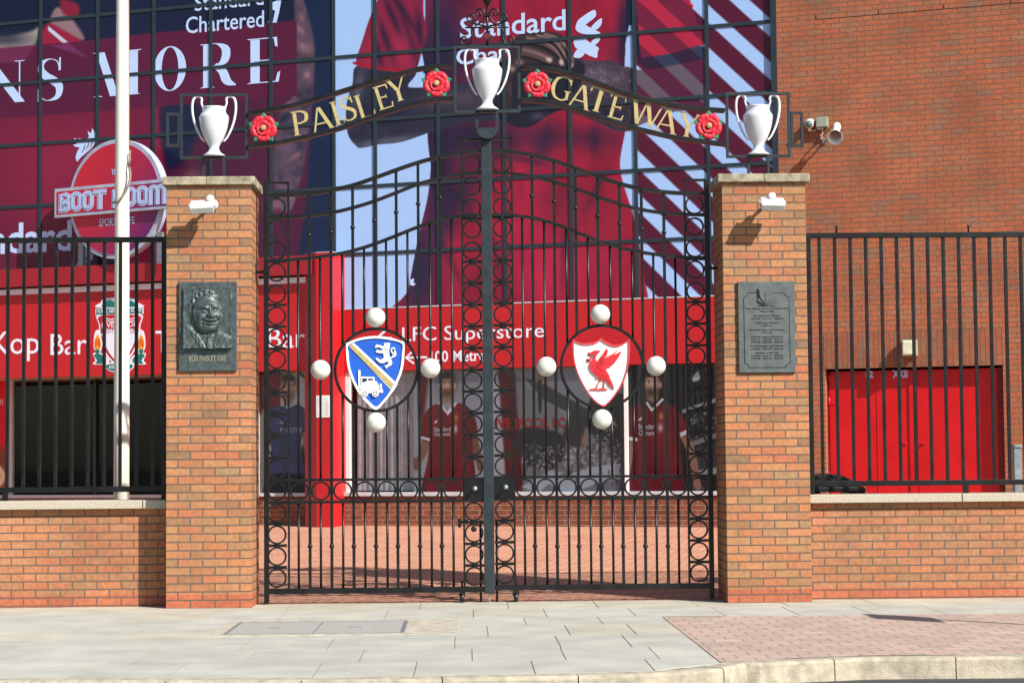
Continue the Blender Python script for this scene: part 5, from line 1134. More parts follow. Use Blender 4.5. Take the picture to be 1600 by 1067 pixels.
g = MB(); g.fbox(FA, uJ-.3, UE+.5, ZB-.3, VFB+.3, -3.2, -3.1); g.fbox(FA, uJ-.4, uJ-.3, ZB-.3, VFB+.3, -3.2, WG-.1); g.fbox(FA, UE+.04, UE+.2, ZB-.3, VFB+.3, -3.1, -.46); g.fbox(FA, uJ-.3, UE+.04, VFB+.1, VFB+.3, -3.1, WG); g.build('shop_interior', mat('grey_interior', (70, 72, 76), .8), bd)
g = MB(); g.fbox(FA, uJ-.3, UE+.04, VS-.12, VS-.02, -3.1, WG-.1); g.build('display_floor', mat('green_display_floor', (20, 44, 26), .8), bd)
# pale folded drape behind the first panes
g = MB(); n_ = 90; x0, x1 = Fp(558, 660, WG-.12)[0], Fp(655, 660, WG-.12)[0]; V = []
for i in range(n_+1):
    for v_ in (VS+.02, VFB+.03): V.append(FA.p(x0+(x1-x0)*i/n_, v_, WG-.12+.010*math.sin(i*.8)+.006*math.sin(i*.37)))
g.add(V, [(2*i, 2*i+2, 2*i+3, 2*i+1) for i in range(n_)], 0, True); g.build('window_drape', M['drape'], bd)

# ---- display posters in the windows
PM2 = print_mat('poster_print', 1.22, .35)
def poster(name, label, x0, x1, y0, y1, w, base, paint, res=.011):
    (u0, v1), (u1, v0) = Fp(x0, y0, w), Fp(x1, y1, w); v0 = max(v0, VS-.3)
    t = thing(name, label, 'poster', tuple(FA.p((u0+u1)/2, v0, w)))
    a = Art(FA, u0, u1, v0, v1, w+.016, res, base); paint(a); a.grain(.02); a.build('printed_face', PM2, t)
    g = MB(); g.fbox(FA, u0, u1, v0, v1, w, w+.014); g.build('board', M['white'], t); return t
def face(a, x, y, s, skin, hair, beard=None):
    e = lambda dx, dy, rx, ry, c, al=1, rot=0, p=2.5: a.blob(x+dx*s, y+dy*s, rx*s, ry*s, c, al, rot, p=p)
    e(0, .9, .42, .5, tuple(k*.72 for k in skin)); e(0, -.12, .66, .9, hair); e(0, .1, .54, .78, skin); e(-.56, .15, .1, .2, skin); e(.56, .15, .1, .2, skin)
    e(.28, .15, .2, .6, tuple(k*.7 for k in skin), .6, p=1); e(0, -.62, .56, .24, hair)
    if beard: e(0, .62, .46, .34, beard, .85, p=1.6)
    for sg in (-1, 1): e(.22*sg, -.12, .16, .04, hair, .9); e(.22*sg, .02, .13, .07, (228, 222, 220), .8); e(.22*sg, .02, .055, .065, (30, 24, 24), 1)
    e(.04, .22, .06, .22, tuple(min(k*1.15, 255) for k in skin), .8, p=1); e(0, .36, .13, .05, tuple(k*.6 for k in skin), .8, p=1); e(0, .56, .22, .05, (128, 66, 66), .9, p=1)
def p_red(a):
    a.blob(700, 590, 60, 40, (120, 118, 126), .6, p=1); a.poly([(655, 570), (668, 570), (664, 640), (655, 660)], (96, 24, 36), 3)
    body = [(668, 640), (684, 631), (700, 640), (714, 629), (734, 638), (742, 660), (738, 690), (738, 780), (662, 780), (668, 720), (670, 690), (662, 660)]
    m_ = a.mask(body, .6); a.poly(ribbon([(666, 684), (662, 704), (652, 724)], [13, 12, 10], 4), (142, 100, 88), .8, smooth=False); a.poly([(645, 716), (656, 716), (657, 730), (650, 735), (645, 728)], (130, 88, 78), .8)
    a.poly(ribbon([(738, 680), (744, 700), (752, 735)], [13, 12, 10], 4), (120, 84, 74), .8, smooth=False)
    a.poly(body, (118, 20, 36), .6); a.poly([(668, 642), (660, 656), (657, 684), (672, 688), (676, 660)], (112, 18, 34), .8); a.poly([(657, 681), (672, 685), (672, 689), (657, 685)], (220, 224, 232), .5, smooth=False)
    a.poly([(733, 640), (742, 652), (746, 676), (734, 680), (730, 655)], (104, 16, 32), .8); a.noise(10, 26, .2, m_, 4); face(a, 699, 600, 21, (206, 160, 136), (60, 44, 36), (76, 54, 44))
    a.poly([(684, 629), (688, 629), (699, 642), (711, 629), (715, 629), (700, 649)], (226, 230, 240), .5, smooth=False); a.poly([(677, 660), (684, 655), (682, 661)], (230, 230, 236), .4, smooth=False); a.blob(713, 653, 3, 6, (190, 150, 80), .9); a.blob(712, 670, 3, 7, (220, 224, 230), .9)
def p_red2(a):
    for k in range(130): a.blob(rng.uniform(1075, 1130), rng.uniform(640, 690), 1.4, 1.4, (170, 170, 172) if k % 2 else (60, 62, 70), .8)
    a.poly([(1066, 640), (1130, 618), (1130, 624), (1066, 646)], (150, 156, 164), .8, smooth=False); a.poly([(1080, 690), (1130, 672), (1130, 680), (1080, 698)], (120, 126, 138), .8, smooth=False); a.poly([(1080, 700), (1130, 690), (1130, 740), (1080, 745)], (52, 58, 72), 1, smooth=False); a.poly([(1088, 735), (1130, 728), (1130, 738), (1088, 745)], (150, 156, 166), 1, smooth=False)
    a.poly([(1082, 590), (1090, 580), (1094, 592), (1084, 596)], (190, 196, 204), 1.2)
    a.poly(ribbon([(1068, 678), (1080, 706), (1090, 760)], [14, 13, 11], 4), (160, 116, 98), .8, smooth=False); a.poly(ribbon([(990, 690), (986, 712), (978, 740)], [14, 13, 11], 4), (150, 108, 92), .8, smooth=False); a.blob(1091, 762, 8, 8, (164, 124, 108), .9)
    body = [(984, 640), (1004, 632), (1016, 640), (1034, 630), (1056, 638), (1066, 660), (1062, 700), (1064, 780), (986, 780), (990, 700), (982, 668)]
    m_ = a.mask(body, .6); a.poly(body, (112, 18, 36), .6); a.poly([(1054, 638), (1066, 650), (1076, 676), (1062, 682), (1054, 660)], (118, 20, 38), .8); a.poly([(986, 640), (980, 660), (981, 684), (996, 686), (998, 650)], (100, 14, 30), .8)
    a.poly([(1062, 676), (1076, 670), (1076, 677), (1063, 683)], (222, 226, 236), .5, smooth=False); a.poly([(981, 682), (996, 684), (996, 689), (981, 688)], (222, 226, 236), .5, smooth=False); a.noise(12, 30, .22, m_, 9)
    face(a, 1019, 598, 23, (212, 168, 144), (52, 40, 34), (58, 42, 36)); a.poly([(1008, 628), (1012, 628), (1019, 638), (1034, 622), (1038, 624), (1018, 643)], (226, 230, 240), .5, smooth=False)
    a.poly([(996, 656), (1003, 651), (1002, 657)], (230, 230, 236), .4, smooth=False); a.blob(1033, 650, 3.6, 6, (196, 160, 84), .9); a.blob(1032, 668, 4, 7, (220, 224, 232), .9)
def p_crowd(a):
    a.poly([(770, 560), (800, 560), (808, 640), (815, 780), (770, 780)], (96, 14, 26), 2); a.poly([(765, 560), (776, 560), (790, 780), (765, 780)], (176, 180, 192), 2)
    a.poly([(815, 570), (990, 570), (990, 620), (900, 660), (870, 640), (820, 600)], (134, 138, 150), 2); a.poly([(820, 590), (850, 600), (920, 640), (930, 650), (910, 655), (850, 625)], (60, 62, 72), 1.5, smooth=False); a.poly([(930, 600), (985, 620), (985, 760), (960, 720), (910, 660)], (46, 48, 58), 2, smooth=False); a.poly([(880, 680), (895, 640), (915, 650), (905, 700)], (54, 54, 62), 1)
    a.poly([(812, 670), (880, 680), (870, 730), (815, 720)], (40, 44, 56), 2); a.blob(912, 690, 4, 12, (170, 110, 70), .8); a.blob(845, 590, 8, 12, (150, 110, 60), .6)
    for k in range(520): a.blob(rng.uniform(815, 985), 700+rng.uniform(0, 36)-.12*(rng.uniform(0, 1)*60), 1.5, 1.7, ((196, 198, 204), (36, 40, 50), (120, 124, 134))[k % 3], .85)
    for k in range(160): a.blob(rng.uniform(930, 985), rng.uniform(655, 720), 1.5, 1.5, ((176, 180, 186), (36, 40, 50))[k % 2], .85)
    for pts in ([(815, 760), (860, 735), (880, 738), (840, 770)], [(890, 740), (930, 728), (985, 722), (985, 745), (940, 752), (895, 765)], [(850, 752), (900, 742), (930, 756), (890, 772)]): a.poly(pts, (176, 186, 200), 1, smooth=False)
    for k in range(14): a.blob(rng.uniform(890, 980), rng.uniform(728, 758), 1.3, 4, (60, 66, 80), .9)
    a.poly([(840, 600), (846, 596), (846, 640), (842, 642)], (40, 42, 50), .8)
def p_man(a):
    a.poly([(404, 580), (438, 580), (438, 650), (404, 668)], (122, 22, 40), 1, smooth=False); a.poly([(404, 660), (418, 650), (416, 780), (404, 780)], (150, 150, 140), 2); a.poly([(470, 700), (492, 700), (492, 780), (470, 780)], (34, 34, 38), 3); a.poly([(468, 580), (492, 600), (492, 604), (466, 584)], (60, 64, 70), .6, smooth=False)
    a.poly(ribbon([(474, 668), (478, 690), (480, 712)], [9, 9, 7], 4), (170, 130, 112), .8, smooth=False)
    body = [(416, 642), (436, 634), (450, 638), (464, 632), (478, 642), (482, 674), (474, 676), (470, 700), (474, 750), (420, 752), (424, 700), (414, 680)]
    m_ = a.mask(body, .6); a.poly(body, (58, 72, 124), .6); a.noise(10, 30, .16, m_, 5); a.poly([(420, 744), (474, 742), (480, 790), (416, 790)], (26, 26, 34), 2)
    a.poly(ribbon([(422, 736), (446, 730), (470, 738)], [12, 16, 10], 4), (70, 82, 130), 1, smooth=False); face(a, 450, 604, 21, (216, 172, 148), (44, 34, 30), (120, 88, 74))
    a.blob(440, 660, 3, 1.4, (225, 225, 235), .9); a.poly([(436, 633), (450, 641), (465, 632), (465, 635), (450, 644), (436, 636)], (40, 50, 92), .5, smooth=False)
t1 = poster('window_poster', 'poster of a bearded player in dark red shirt standing before pale drapes', 646, 758, 572, 782, WG-.035, (158, 166, 180), p_red)
t2 = poster('window_poster', 'poster of a player with white collar and cuffs at the right end of the shop', 982.5, 1124, 566, 782, WG-.035, (26, 28, 36), p_red2)
t3 = poster('window_poster', 'black and white crowd picture standing in the middle shop window', 764, 976, 570, 782, WG-.04, (120, 124, 134), p_crowd)
WK = -1.2
VKF = None
for s_, xl, yl, xr, yr, hp, par in (('Standard', 678, 674, 704, 673, 6.5, t1), ('Chartered', 678, 681.5, 703, 680.5, 6.5, t1), ('Standard', 997.5, 671, 1026, 669.5, 8, t2), ('Chartered', 998, 681, 1026, 679.5, 8, t2)): px_text(s_, xl, yl, xr, yr, hp, par, M['letter'], w=WG-.035+.0175, d=.001, bold=.01)
px_text('LIVERPOOL FC', 766, 672, 884, 666, 16, t3, mat('red_window_lettering', (180, 20, 34), .4), w=WG-.04+.018, d=.002, bold=.03)

# ---- bar section on the left: band, sign, column, glazed front set back
WKF = .30
bs = thing('bar_sign', 'red fascia sign lettered Kop Bar with a crest, left of the red column', 'shop sign', tuple(FA.p(Fp(200, 520, WKF)[0], Fp(200, 590, WKF)[1], WKF)))
uK = Fp(484, 520, WKF)[0]
vkb = .5*(Fp(0, 590.7, WKF)[1]+Fp(470, 579.5, WKF)[1]); vkt = .5*(Fp(0, 461, WKF)[1]+Fp(250, 452, WKF)[1]); vks = .5*(Fp(0, 452.6, WKF)[1]+Fp(250, 443, WKF)[1])
g = MB(); g.fbox(FA, UL, uK, vkb, vkt, WKF-.12, WKF); g.build('board', M['red_sign'], bs, bevel=.004)
g = MB(); g.fbox(FA, UL, uK-.05, vkt, vks, WKF-.12, WKF+.015); g.build('white_strip', M['letter'], bs)
vb0 = .5*(Fp(0, 449, .45)[1]+Fp(250, 438.5, .45)[1]); vb1 = .5*(Fp(0, 421.6, .45)[1]+Fp(250, 409.8, .45)[1])
g = MB(); g.fbox(FA, UL, Fp(487, 415, .45)[0], vb0, vb1, -.02, .45); g.build('canopy_band', M['red_shaded'], bd, bevel=.004)
g = MB(); g.fbox(FA, UL, uK, vks, vb0, -.02, WKF-.05); g.build('canopy_shadow_gap', M['dark'], bd)  # near-black filler painting in the shade under the overhanging band
q = lambda p, w: Fp(p, 650, w)[0]
plan = [(q(485, .1), -.3), (q(485, .1), .30), (q(494, .46), .46), (q(520, .46), .46), (q(533.5, .14), .14), (q(533.5, .14), -.3)]
vct = Fp(505, 394.5, .46)[1]
class PlanFrame(Frame): pass
fpl = Frame(P0, UD, ND, ZD); g = MB(); g.prism(plan, fpl, ZB-.2, vct); colm = g.build('red_column', M['red_sign'], bd, bevel=.006)
g = MB(); g.prism([(u_, w_) for u_, w_ in plan], fpl, vct, vct+.01); g.build('column_cap', M['sill'], bd)
nf0, nf1 = Fp(494.5, 618, .46), Fp(516.5, 652, .46)
nt_ = thing('notice_frame', 'small white framed notice fixed to the red column', 'notice', tuple(FA.p((nf0[0]+nf1[0])/2, nf1[1], .46)))
g = MB(); g.fbox(FA, nf0[0], nf1[0], nf1[1], nf0[1], .46, .475); g.build('frame', M['white'], nt_, bevel=.003)
g = MB(); g.fbox(FA, nf0[0]+.03, nf1[0]-.02, nf1[1]+.03, nf0[1]-.03, .475, .478); g.build('sheet', M['paper'], nt_)
def ks(s_, xl, yl, xr, yr, hp, bold=0): px_text(s_, xl, yl, xr, yr, hp, bs, M['letter'], w=WKF+.001, d=.004, bold=bold)
def kserif(s_, xl, yl, xr, yr, hp):
    ks(s_, xl, yl, xr, yr, hp)
ks('Kop', -12, 566.5, 61, 563, 47.0); ks('Bar', 79, 555.5, 135.5, 553, 33); ks('The', -110, 560, -30, 557, 33); ks('The', 243, 551.5, 300, 549, 34); ks('Kop', 320, 558, 392, 555.5, 45); ks('Bar', 419, 544.5, 477, 543, 31)
# crest on the bar sign
cf = lambda pts: [Fp(x/5.926, 440+y/5.926, WKF) for x, y in pts]
def cpoly(g, pts, d0, d1, sm=0, holes=()): g.prism(cf(cm(pts, 3) if sm else pts), FA, WKF+d0, WKF+d1, holes=[cf(h) for h in holes])
cr_ = []; WH, TE, YE, RS = M['letter'], mat('teal_enamel', (20, 110, 104), .4), mat('flame_yellow', (236, 150, 30), .45), M['red_sign']
mx = 1107
def mir(p): return [(2*mx-x, y) for x, y in p][::-1]
g = MB(); cpoly(g, [(905, 240), (915, 205), (935, 195), (945, 165), (985, 155), (1040, 150), (mx, 140), (1175, 150), (1230, 155), (1270, 165), (1280, 195), (1300, 205), (1312, 240)], 0, .004, 1)
cpoly(g, [(886, 248), (1328, 240), (1328, 298), (886, 314)], 0, .0044)
cpoly(g, [(918, 300), (1298, 296), (1300, 400), (1290, 500), (1255, 620), (1200, 710), (mx, 790), (1010, 715), (955, 620), (925, 500), (918, 400)], 0, .004, 1)
for f_ in ((lambda p: p), mir):
    cpoly(g, f_([(880, 470), (912, 445), (930, 480), (945, 560), (935, 640), (905, 670), (872, 620), (868, 560)]), 0, .0048, 1)
    cpoly(g, f_([(862, 665), (920, 660), (960, 670), (1010, 720), (1000, 760), (960, 765), (880, 768), (860, 755), (885, 730)]), 0, .0046, 1)
cpoly(g, [(975, 770), (1030, 745), (mx, 765), (1190, 745), (1240, 770), (1225, 810), (1170, 835), (mx, 842), (1040, 835), (990, 810)], 0, .005, 1); cw = g.build('crest_outline', WH, bs)
g = MB(); cpoly(g, [(960, 235), (970, 195), (1010, 170), (1050, 180), (1090, 190), (mx, 165), (1130, 190), (1170, 175), (1215, 175), (1250, 200), (1255, 232)], .0055, .007, 1); cpoly(g, [(894, 254), (1320, 247), (1320, 292), (894, 306)], .005, .007)
for f_ in ((lambda p: p), mir): cpoly(g, f_([(872, 676), (935, 672), (985, 720), (965, 755), (885, 758), (902, 730)]), .005, .0072, 1); cpoly(g, f_([(885, 630), (905, 615), (925, 632), (915, 665), (895, 665)]), .005, .0074, 1)
cpoly(g, [(985, 775), (1040, 760), (mx, 778), (1180, 760), (1232, 775), (1215, 805), (1165, 826), (mx, 834), (1045, 826), (998, 806)], .0055, .0076, 1); g.build('crest_scroll', TE, bs)
g = MB(); cpoly(g, [(932, 316), (1286, 312), (1288, 400), (1278, 500), (1244, 612), (1190, 698), (mx, 770), (1020, 702), (966, 612), (938, 500), (930, 400)], .0045, .0062, 1); g.build('crest_field', RS, bs)
g = MB(); cpoly(g, [(958, 480), (1260, 478), (1256, 520), (1228, 605), (1180, 680), (mx, 748), (1032, 684), (986, 606), (960, 520)], .0064, .0082, 1); cpoly(g, [(950, 440), (1266, 436), (1264, 470), (954, 474)], .0064, .0081)
cpoly(g, ribbon([(955, 330), (1030, 350), (mx, 330), (1185, 350), (1262, 328)], 9, 4), .0064, .008); cpoly(g, ribbon([(955, 352), (1030, 372), (mx, 352), (1185, 372), (1262, 350)], 9, 4), .0064, .0083); g.build('crest_shield', WH, bs)
g = MB()
for f_ in ((lambda p: p), mir): cpoly(g, f_([(905, 490), (930, 540), (938, 590), (920, 625), (892, 625), (875, 590), (880, 545)]), .005, .0078, 1)
fl_ = g.build('crest_flame', YE, bs)
g = MB()
for f_ in ((lambda p: p), mir):
    for k in range(3): cpoly(g, f_(ribbon([(884, 560+22*k), (905, 528+22*k), (928, 560+22*k)], 7, smooth=False)), .0078, .0092+.0003*k)
g.build('flame_line', M['red_door'], fl_)
def ct(s_, x0, x1, yb, h, m, d0, bold=0): 
    g = MB(); a, b = Fp(x0/5.926, 440+yb/5.926, WKF), Fp(x1/5.926, 440+(yb-3)/5.926, WKF); hh = h/5.926/104.; put_text(g, s_, FA, a[0], b[0], a[1], a[1]+hh, WKF+d0, d=.0015, bold=bold); g.build('crest_lettering', m, bs)
ct("YOU'LL NEVER WALK ALONE", 900, 1314, 294, 34, WH, .0072, .01); ct('LIVERPOOL', 945, 1270, 428, 50, WH, .0063, .01); ct('FOOTBALL CLUB', 950, 1262, 470, 28, mat('purple_print', (120, 60, 110), .5), .0084); ct('EST 1892', 1015, 1200, 805, 30, WH, .0078, .01)
g = MB(); g.prism(cf(cm([(1070, 530), (1100, 515), (1128, 520), (1120, 545), (1150, 570), (1180, 520), (1172, 580), (1140, 625), (1150, 690), (1118, 640), (1105, 700), (1095, 640), (1075, 600), (1090, 560), (1062, 545)], 3)), FA, WKF+.0084, WKF+.0098); g.build('crest_bird', RS, bs)

# soffit, recessed bar front
vso = vkb+.03
g = MB(); g.fbox(FA, UL, uK, vso, vso+.05, -1.9, WKF-.13); g.build('soffit', M['soffit'], bd)
WB2 = -.06; uD = Fp(487, 660, WB2)[0]; uE = Fp(372, 660, WB2)[0]; uF = Fp(330, 660, WK)[0]
VS2 = .5*(Fp(100, 773, WK+.1)[1]+Fp(100, 773, WK+.1)[1]); VS3 = Fp(440, 770, WB2+.1)[1]
for a, b, w_, v_ in ((UL, uE, WK, VS2), (uE, uD+.1, WB2, VS3)):
    g = MB(); g.fbox(FA, a, b, v_-.05, v_, w_-.1, w_+.12); g.build('window_sill', M['sill'], bd)
    g = MB(); g.fbox(FA, a, b, ZB-.3, v_-.05, w_-.1, w_+.08); g.build('plinth', M['plinth'], bd)
    g = MB(); g.fbox(FA, a, b, v_, vso, w_-.006, w_+.006); g.build('window_pane', M['glass'], bd)
g = MB(); g.fbox(FA, uE-.05, uE, ZB-.3, vso, -2.0, WB2); g.build('return_wall', M['dark'], bd)
for a, b, m_, w_, v_ in ((12.5, 22, 'sill', WK, VS2), (-120, -114, 'sill', WK, VS2), (148, 152, 'mullion', WK, VS2), (397, 406, 'sill', WB2, VS3)): x0, x1 = Fp(a, 680, w_)[0], Fp(b, 680, w_)[0]; g = MB(); g.fbox(FA, x0, x1, v_, vso, w_-.03, w_+.05); g.build('window_jamb', M[m_], bd)
g = MB(); g.fbox(FA, UL, uD+.3, ZB-.3, vso+.3, -4.2, -4.1); g.fbox(FA, UL, uD+.3, vso+.05, vso+.2, -4.1, -1.9); g.fbox(FA, uD+.1, uD+.3, ZB-.3, vso, -4.1, WB2+.1); g.fbox(FA, UL, uD+.1, ZB-.05, ZB+.02, -4.1, WK-.1); g.build('bar_interior', M['dark'], bd)
t4 = poster('window_poster', 'poster of a dark haired man in a navy T-shirt left of the red column', 405, 487.5, 582, 778, WB2-.035, (190, 200, 212), p_man)
px_text('BE VICTOR', 438, 676, 472, 674.5, 7, t4, M['letter'], w=WB2-.035+.0175, d=.001)
def p_board(a):
    a.poly([(-60, 700), (12, 705), (12, 790), (-60, 790)], (120, 60, 50), 6); a.blob(-4, 744, 12, 17, (226, 226, 222), 1, p=4); a.blob(-4, 744, 9, 12, (196, 160, 90), .9, p=2)
t5 = poster('menu_board', 'red menu board with a plate of food at the left edge', -60, 9, 596, 768, WK+.06, (196, 24, 44), p_board)
px_text('n', 0, 632, 5, 631.8, 8, t5, M['letter'], w=WK+.06+.0175, d=.001)
# ---- round bar sign on its own bracket
RO = R(30); o_ = FA.p(*Fp(180.5, 311, .55), .55)
FR_ = Frame(o_, (math.cos(RO), -math.sin(RO), 0), (0, 0, 1), (-math.sin(RO), -math.cos(RO), 0))
rad = (FR_.px(180, 218)[1]-FR_.px(180, 404)[1])/2
rs = thing('round_sign', 'large round red and purple BOOT ROOM sign behind the flagpole', 'sign', tuple(o_))
def grad_mat():
    m = bpy.data.materials.new('red_to_purple_print'); m.use_nodes = True; t = m.node_tree; b = t.nodes['Principled BSDF']; b.inputs['Roughness'].default_value = .35
    ge = N(t, 'ShaderNodeNewGeometry'); s = N(t, 'ShaderNodeVectorMath', operation='SUBTRACT'); s.inputs[1].default_value = tuple(o_); t.links.new(ge.outputs['Position'], s.inputs[0])
    d_ = N(t, 'ShaderNodeVectorMath', operation='DOT_PRODUCT'); d_.inputs[1].default_value = tuple((FR_.a*.8-FR_.b*.6)/rad); t.links.new(s.outputs[0], d_.inputs[0])
    r_ = N(t, 'ShaderNodeMapRange', i1=-.9, i2=.95); t.links.new(d_.outputs['Value'], r_.inputs[0]); c = N(t, 'ShaderNodeValToRGB'); t.links.new(r_.outputs[0], c.inputs[0]); e = c.color_ramp.elements
    e[0].color = (*lin((200, 30, 44)), 1); e[1].color = (*lin((100, 28, 104)), 1); q = e.new(.55); q.color = (*lin((170, 30, 70)), 1); t.links.new(c.outputs[0], b.inputs['Base Color']); return m
GM = grad_mat()
g = MB(); g.prism(circle(0, 0, rad, 90), FR_, -.15, 0, smooth=True); g.build('rim', mat('pale_blue_rim', (176, 190, 214), .4), rs, bevel=.006)
g = MB(); g.prism(circle(0, 0, rad*.93, 90), FR_, 0, .012, smooth=True); g.build('disc_face', GM, rs)
c1, c2 = FR_.px(90, 294), FR_.px(90, 339); hw_ = -c1[0]; hb = (c1[1]-c2[1])/2; cy_ = (c1[1]+c2[1])/2*0-.0
g = MB(); g.fbox(FR_, -hw_, hw_, -hb, hb, .0125, .075); g.build('band', bpy.data.materials['pale_blue_rim'], rs, bevel=.004)
k_ = .05; g = MB(); g.fbox(FR_, -hw_+k_, hw_-k_, -hb+k_, hb-k_, .075, .079); g.build('band_face', GM, rs)
lh = hb*2*.68; sc_ = FR_.px(181, 311)[0]-FR_.px(180, 311)[0]
def bl_strokes(ch):
    r_ = .34
    def rr(x0, x1, y0, y1, r=.2):
        p = []
        for cx_, cy2, a0 in ((x1-r, y1-r, 0), (x0+r, y1-r, 90), (x0+r, y0+r, 180), (x1-r, y0+r, 270)):
            p += [(cx_+r*math.cos(R(a0+k*22.5)), cy2+r*math.sin(R(a0+k*22.5))) for k in range(5)]
        return p
    return {'O': [(rr(.13, .57, .13, .87), True)], 'B': [([(.13, .13), (.13, .87), (.42, .87), (.53, .81), (.56, .69), (.53, .57), (.42, .51), (.13, .51)], False), ([(.42, .5), (.55, .43), (.58, .31), (.55, .19), (.44, .13), (0, .13)], False)], 'T': [([(.02, .87), (.72, .87)], False), ([(.37, .87), (.37, 0)], False)],
            'R': [([(.13, 0), (.13, .87), (.42, .87), (.54, .8), (.57, .68), (.54, .54), (.42, .48), (.13, .48)], False), ([(.38, .48), (.57, .3), (.57, 0)], False)],
            'M': [([(.13, 0), (.13, .7), (.2, .84), (.33, .87), (.46, .84), (.53, .7), (.53, 0)], False), ([(.53, .7), (.6, .84), (.73, .87), (.86, .84), (.93, .7), (.93, 0)], False)]}[ch]
for ch, px0, px1 in (('B', 97, 116), ('O', 114.5, 133.5), ('O', 132.5, 151.5), ('T', 150, 172), ('R', 180, 199), ('O', 199, 218), ('O', 217.5, 237), ('M', 236, 265)):
    w0 = {'T': .74, 'M': 1.06}.get(ch, .7); x0, x1 = FR_.px(px0, 311)[0], FR_.px(px1, 311)[0]; kx = (x1-x0)/w0; g = MB()
    for i, (wd, mi) in enumerate(((.28, 0), (.13, 1), (.095, 0))):
        for j, (pts, cl) in enumerate(bl_strokes(ch)):
            rb = ribbon(pts, wd, 2, cl, False); f_ = lambda P: [(x0+x*kx, -lh/2+y*lh) for x, y in P]
            z1 = .081+.0035*i+.0008*j
            if cl: g.prism(f_(rb[0]) if False else f_(rb[1]), FR_, .079, z1, mi, holes=[f_(rb[0])])
            else: g.prism(f_(rb), FR_, .079, z1, mi)
    g.build('letter', [M['ice'], mat('sign_line', (120, 80, 130), .5) if 'sign_line' not in bpy.data.materials else bpy.data.materials['sign_line']], rs)
def rtext(s_, a, b, y, h): 
    g = MB(); x0, y0 = FR_.px(a, y, .013); x1, _ = FR_.px(b, y, .013); put_text(g, s_, FR_, x0, x1, y0, y0+h*sc_, .0125, d=.003); g.build('lettering', M['ice'], rs)
rtext('SPORTS CAFE', 155, 210.5, 354, 9); rtext('THE', 174, 187, 273.5, 6.5)
g = MB(); b_ = FR_.px(243, 395)
for p in (120, 243): b_ = FR_.px(p, 390); g.fbox(FR_, b_[0]-.05, b_[0]+.05, -rad*1.12, -rad*.6, -.15, -.09)
g.build('bracket', M['galv'], rs)

# ---- small things on and before the brick wall
def on(px, py, w=WB): u_, v_ = Fp(px, py, w); return FA.p(u_, v_, w)
t = thing('dome_camera', 'small white dome security camera next to the grey junction box', 'camera', tuple(on(1264.5, 194)))
c_ = on(1264.5, 194, .13); r_ = .065
g = MB(); g.lathe([(r_, -.12), (r_, -.03), (r_*1.05, -.02), (r_*1.05, .0), (r_*.9, .02), (r_*.8, .024)], c_, 24, tuple(ND-ZD*.3)); g.build('housing', M['white'], t)
ax = (ND-ZD*.3).normalized(); g = MB(); g.lathe([(r_*.8*math.cos(a), .022+r_*.8*math.sin(a)) for a in np.linspace(0, math.pi/2, 8)], c_, 24, tuple(ax)); g.build('dome', mat('smoked_dome', (90, 110, 116), .08, spec=.8), t)
g = MB(); q_ = on(1265.5, 203.5, .08); g.obox(q_, (UD, ZD, ND), (.018, .016, .03)); g.tube([q_, FA.p(*Fp(1272, 205, .06), .06), FA.p(*Fp(1278, 200, .06), .06)], .006, 6); g.build('cable_gland', M['white'], t)
t = thing('junction_box', 'greenish grey junction box on the brick wall above a conduit', 'junction box', tuple(on(1283, 198)))
(x0, y1), (x1, y0) = Fp(1274.5, 183.5, .16), Fp(1292.5, 198, .16); g = MB(); g.fbox(FA, x0, x1, y0, y1, WB, .16); g.build('box', M['greybox'], t, bevel=.008)
g = MB(); g.fbox(FA, x0-.004, x1+.004, y0-.004, y1+.004, .125, .135); g.build('lid_seam', M['greybox'], t)
for p in (1279.5, 1284.5): g = MB(); q_ = Fp(p, 199.5, .1); g.lathe([(.012, -.03), (.018, -.028), (.018, .0)], FA.p(*q_, .1), 12); g.build('gland', M['white'], t)
g = MB(); g.tube([on(1284.5, 200, .08), on(1285, 212, .08), on(1285, 219, .07)], .010, 8); g.fbox(FA, Fp(1283.8, 216)[0], Fp(1286.5, 216)[0], Fp(1285, 219.5)[1], Fp(1285, 212)[1], WB, .1); g.build('conduit', M['soffit'], t)
t = thing('loudspeaker', 'white horn loudspeaker pointing down from the brick wall', 'loudspeaker', tuple(on(1305, 200)))
tip = on(1307.5, 198, .32); mouth = on(1304.8, 215, .62); ax = (mouth-tip).normalized(); L_ = (mouth-tip).length
g = MB(); g.lathe([(.012, -.05), (.03, -.045), (.055, -.02), (.06, .05), (.05, .075), (.052, L_*.45), (.065, L_*.6), (.078, L_*.8), (.102, L_*.95), (.112, L_), (.108, L_), (.09, L_*.9), (.07, L_*.68), (.03, L_*.55)], tip, 32, tuple(ax)); g.build('horn', M['white'], t)
g = MB(); g.lathe([(.03, L_*.56), (.045, L_*.75), (.028, L_*.86), (.02, L_*.88), (.001, L_*.885)], tip, 20, tuple(ax)); g.build('throat', M['rope'], t)
g = MB(); g.tube([on(1306, 192, .05), on(1306, 190, .2), tip+Vector((0, 0, .05))], .009, 8); g.tube([on(1289, 222, .05), on(1297, 214, .3), tip+ax*.2], .012, 8); g.fbox(FA, Fp(1286, 222)[0], Fp(1292, 222)[0], Fp(1289, 226)[1], Fp(1289, 218)[1], WB, WB+.02); g.build('mounting_bracket', M['galv'], t)
t = thing('bulkhead_light', 'square opal bulkhead light on the brick lintel over the red door', 'light', tuple(on(1419.5, 556)))
(x0, y1), (x1, y0) = Fp(1408, 531, .22), Fp(1431, 555.5, .22); g = MB(); g.fbox(FA, x0-.004, x1+.004, y0-.004, y1+.004, WB+.004, .16); g.build('base', M['greybox'], t, bevel=.01)
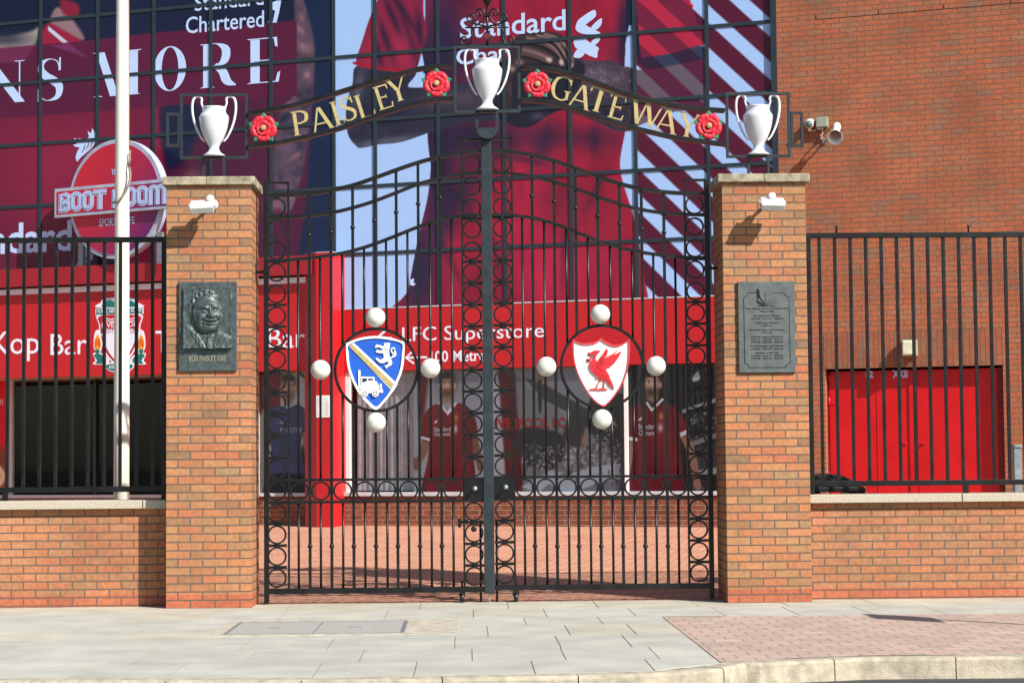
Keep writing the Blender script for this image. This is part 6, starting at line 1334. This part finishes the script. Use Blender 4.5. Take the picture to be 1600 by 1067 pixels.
g = MB(); g.fbox(FA, x0+.01, x1-.01, y0+.01, y1-.01, .16, .215); g.build('diffuser', M['lampglass'], t, bevel=.02, seg=3)
# post and black trolley behind the right wall
yq = 2.2; a, b = at_y(1582.5, 700, yq), at_y(1594.5, 700, yq); t = thing('steel_post', 'short galvanised steel post behind the railing at the right', 'post', (.5*(a.x+b.x), yq, 0))
g = MB(); z1 = at_y(1588, 694.5, yq).z; g.box(a.x, b.x, yq-.04, yq+.04, 0, z1-.03); g.build('post', M['galv'], t, bevel=.004)
g = MB(); g.box(a.x-.012, b.x+.004, yq-.05, yq+.045, z1-.035, z1); g.build('cap', M['galv'], t, bevel=.004)
yq = 1.5; q = lambda x, y: at_y(x, y, yq)
t = thing('trolley', 'low black plastic trolley with a rounded lid behind the right railing', 'trolley', (q(1305, 760).x, yq, 0)); FQ = FY(yq)
top_ = cm([FQ.px(*p) for p in ((1262, 743), (1278, 741), (1295, 740), (1310, 743), (1326, 750), (1334, 754))], 5, False)
g = MB(); g.prism(top_+[FQ.px(1336, 760), FQ.px(1262, 760)], FQ, -.25, .25); g.build('lid', M['plastic'], t, bevel=.02, seg=3)
g = MB(); g.rail(cm([FQ.px(*p) for p in ((1264, 745), (1280, 743.5), (1296, 742.5), (1312, 746.5), (1326, 752))], 5, False), .012, .53, FQ); g.build('lid_trim', M['iron_worn'], t)
x0, x1, zt_ = q(1262, 760).x, q(1345, 760).x, q(1300, 760).z; g = MB(); g.box(x0, x1, yq-.27, yq+.27, zt_-.05, zt_); g.build('chassis', M['plastic'], t, bevel=.01)
for xx in (q(1270, 770).x, q(1326, 770).x, q(1342, 770).x): g = MB(); g.box(xx-.035, xx+.035, yq-.25, yq+.25, .1, zt_-.05); g.build('leg', M['plastic'], t, bevel=.01)
for xx in (q(1270, 770).x, q(1334, 770).x):
    for yy in (-.2, .2): g = MB(); g.lathe([(.05, -.02), (.06, -.015), (.06, .015), (.05, .02)], (xx, yq+yy, .06), 16, (0, 1, 0)); g.build('wheel', M['plastic'], t)
# street sign just past the right edge, whose shadow lies on the block paving
pA, pB = at_z(1362, 963), at_z(1600, 976)
k_ = .707/math.tan(SUN_EL)
hgt = 2.4; L_ = hgt/math.tan(SUN_EL); bx, by = 3.16+L_*.707, -1.74-L_*.707
t = thing('street_sign', 'rectangular street sign on a grey post beside the kerb at the right', 'sign', (bx, by, 0))
g = MB(); g.lathe([(.03, 0), (.03, hgt)], (bx, by, 0), 16); g.build('post', M['galv'], t)
g = MB(); g.box(bx-.045, bx-.032, by-.28, by+.28, hgt-.5, hgt); g.build('plate', M['white'], t, bevel=.004)
for z in (hgt-.42, hgt-.12): g = MB(); g.box(bx-.033, bx+.033, by-.15, by+.15, z-.02, z+.02); g.build('clip', M['galv'], t)
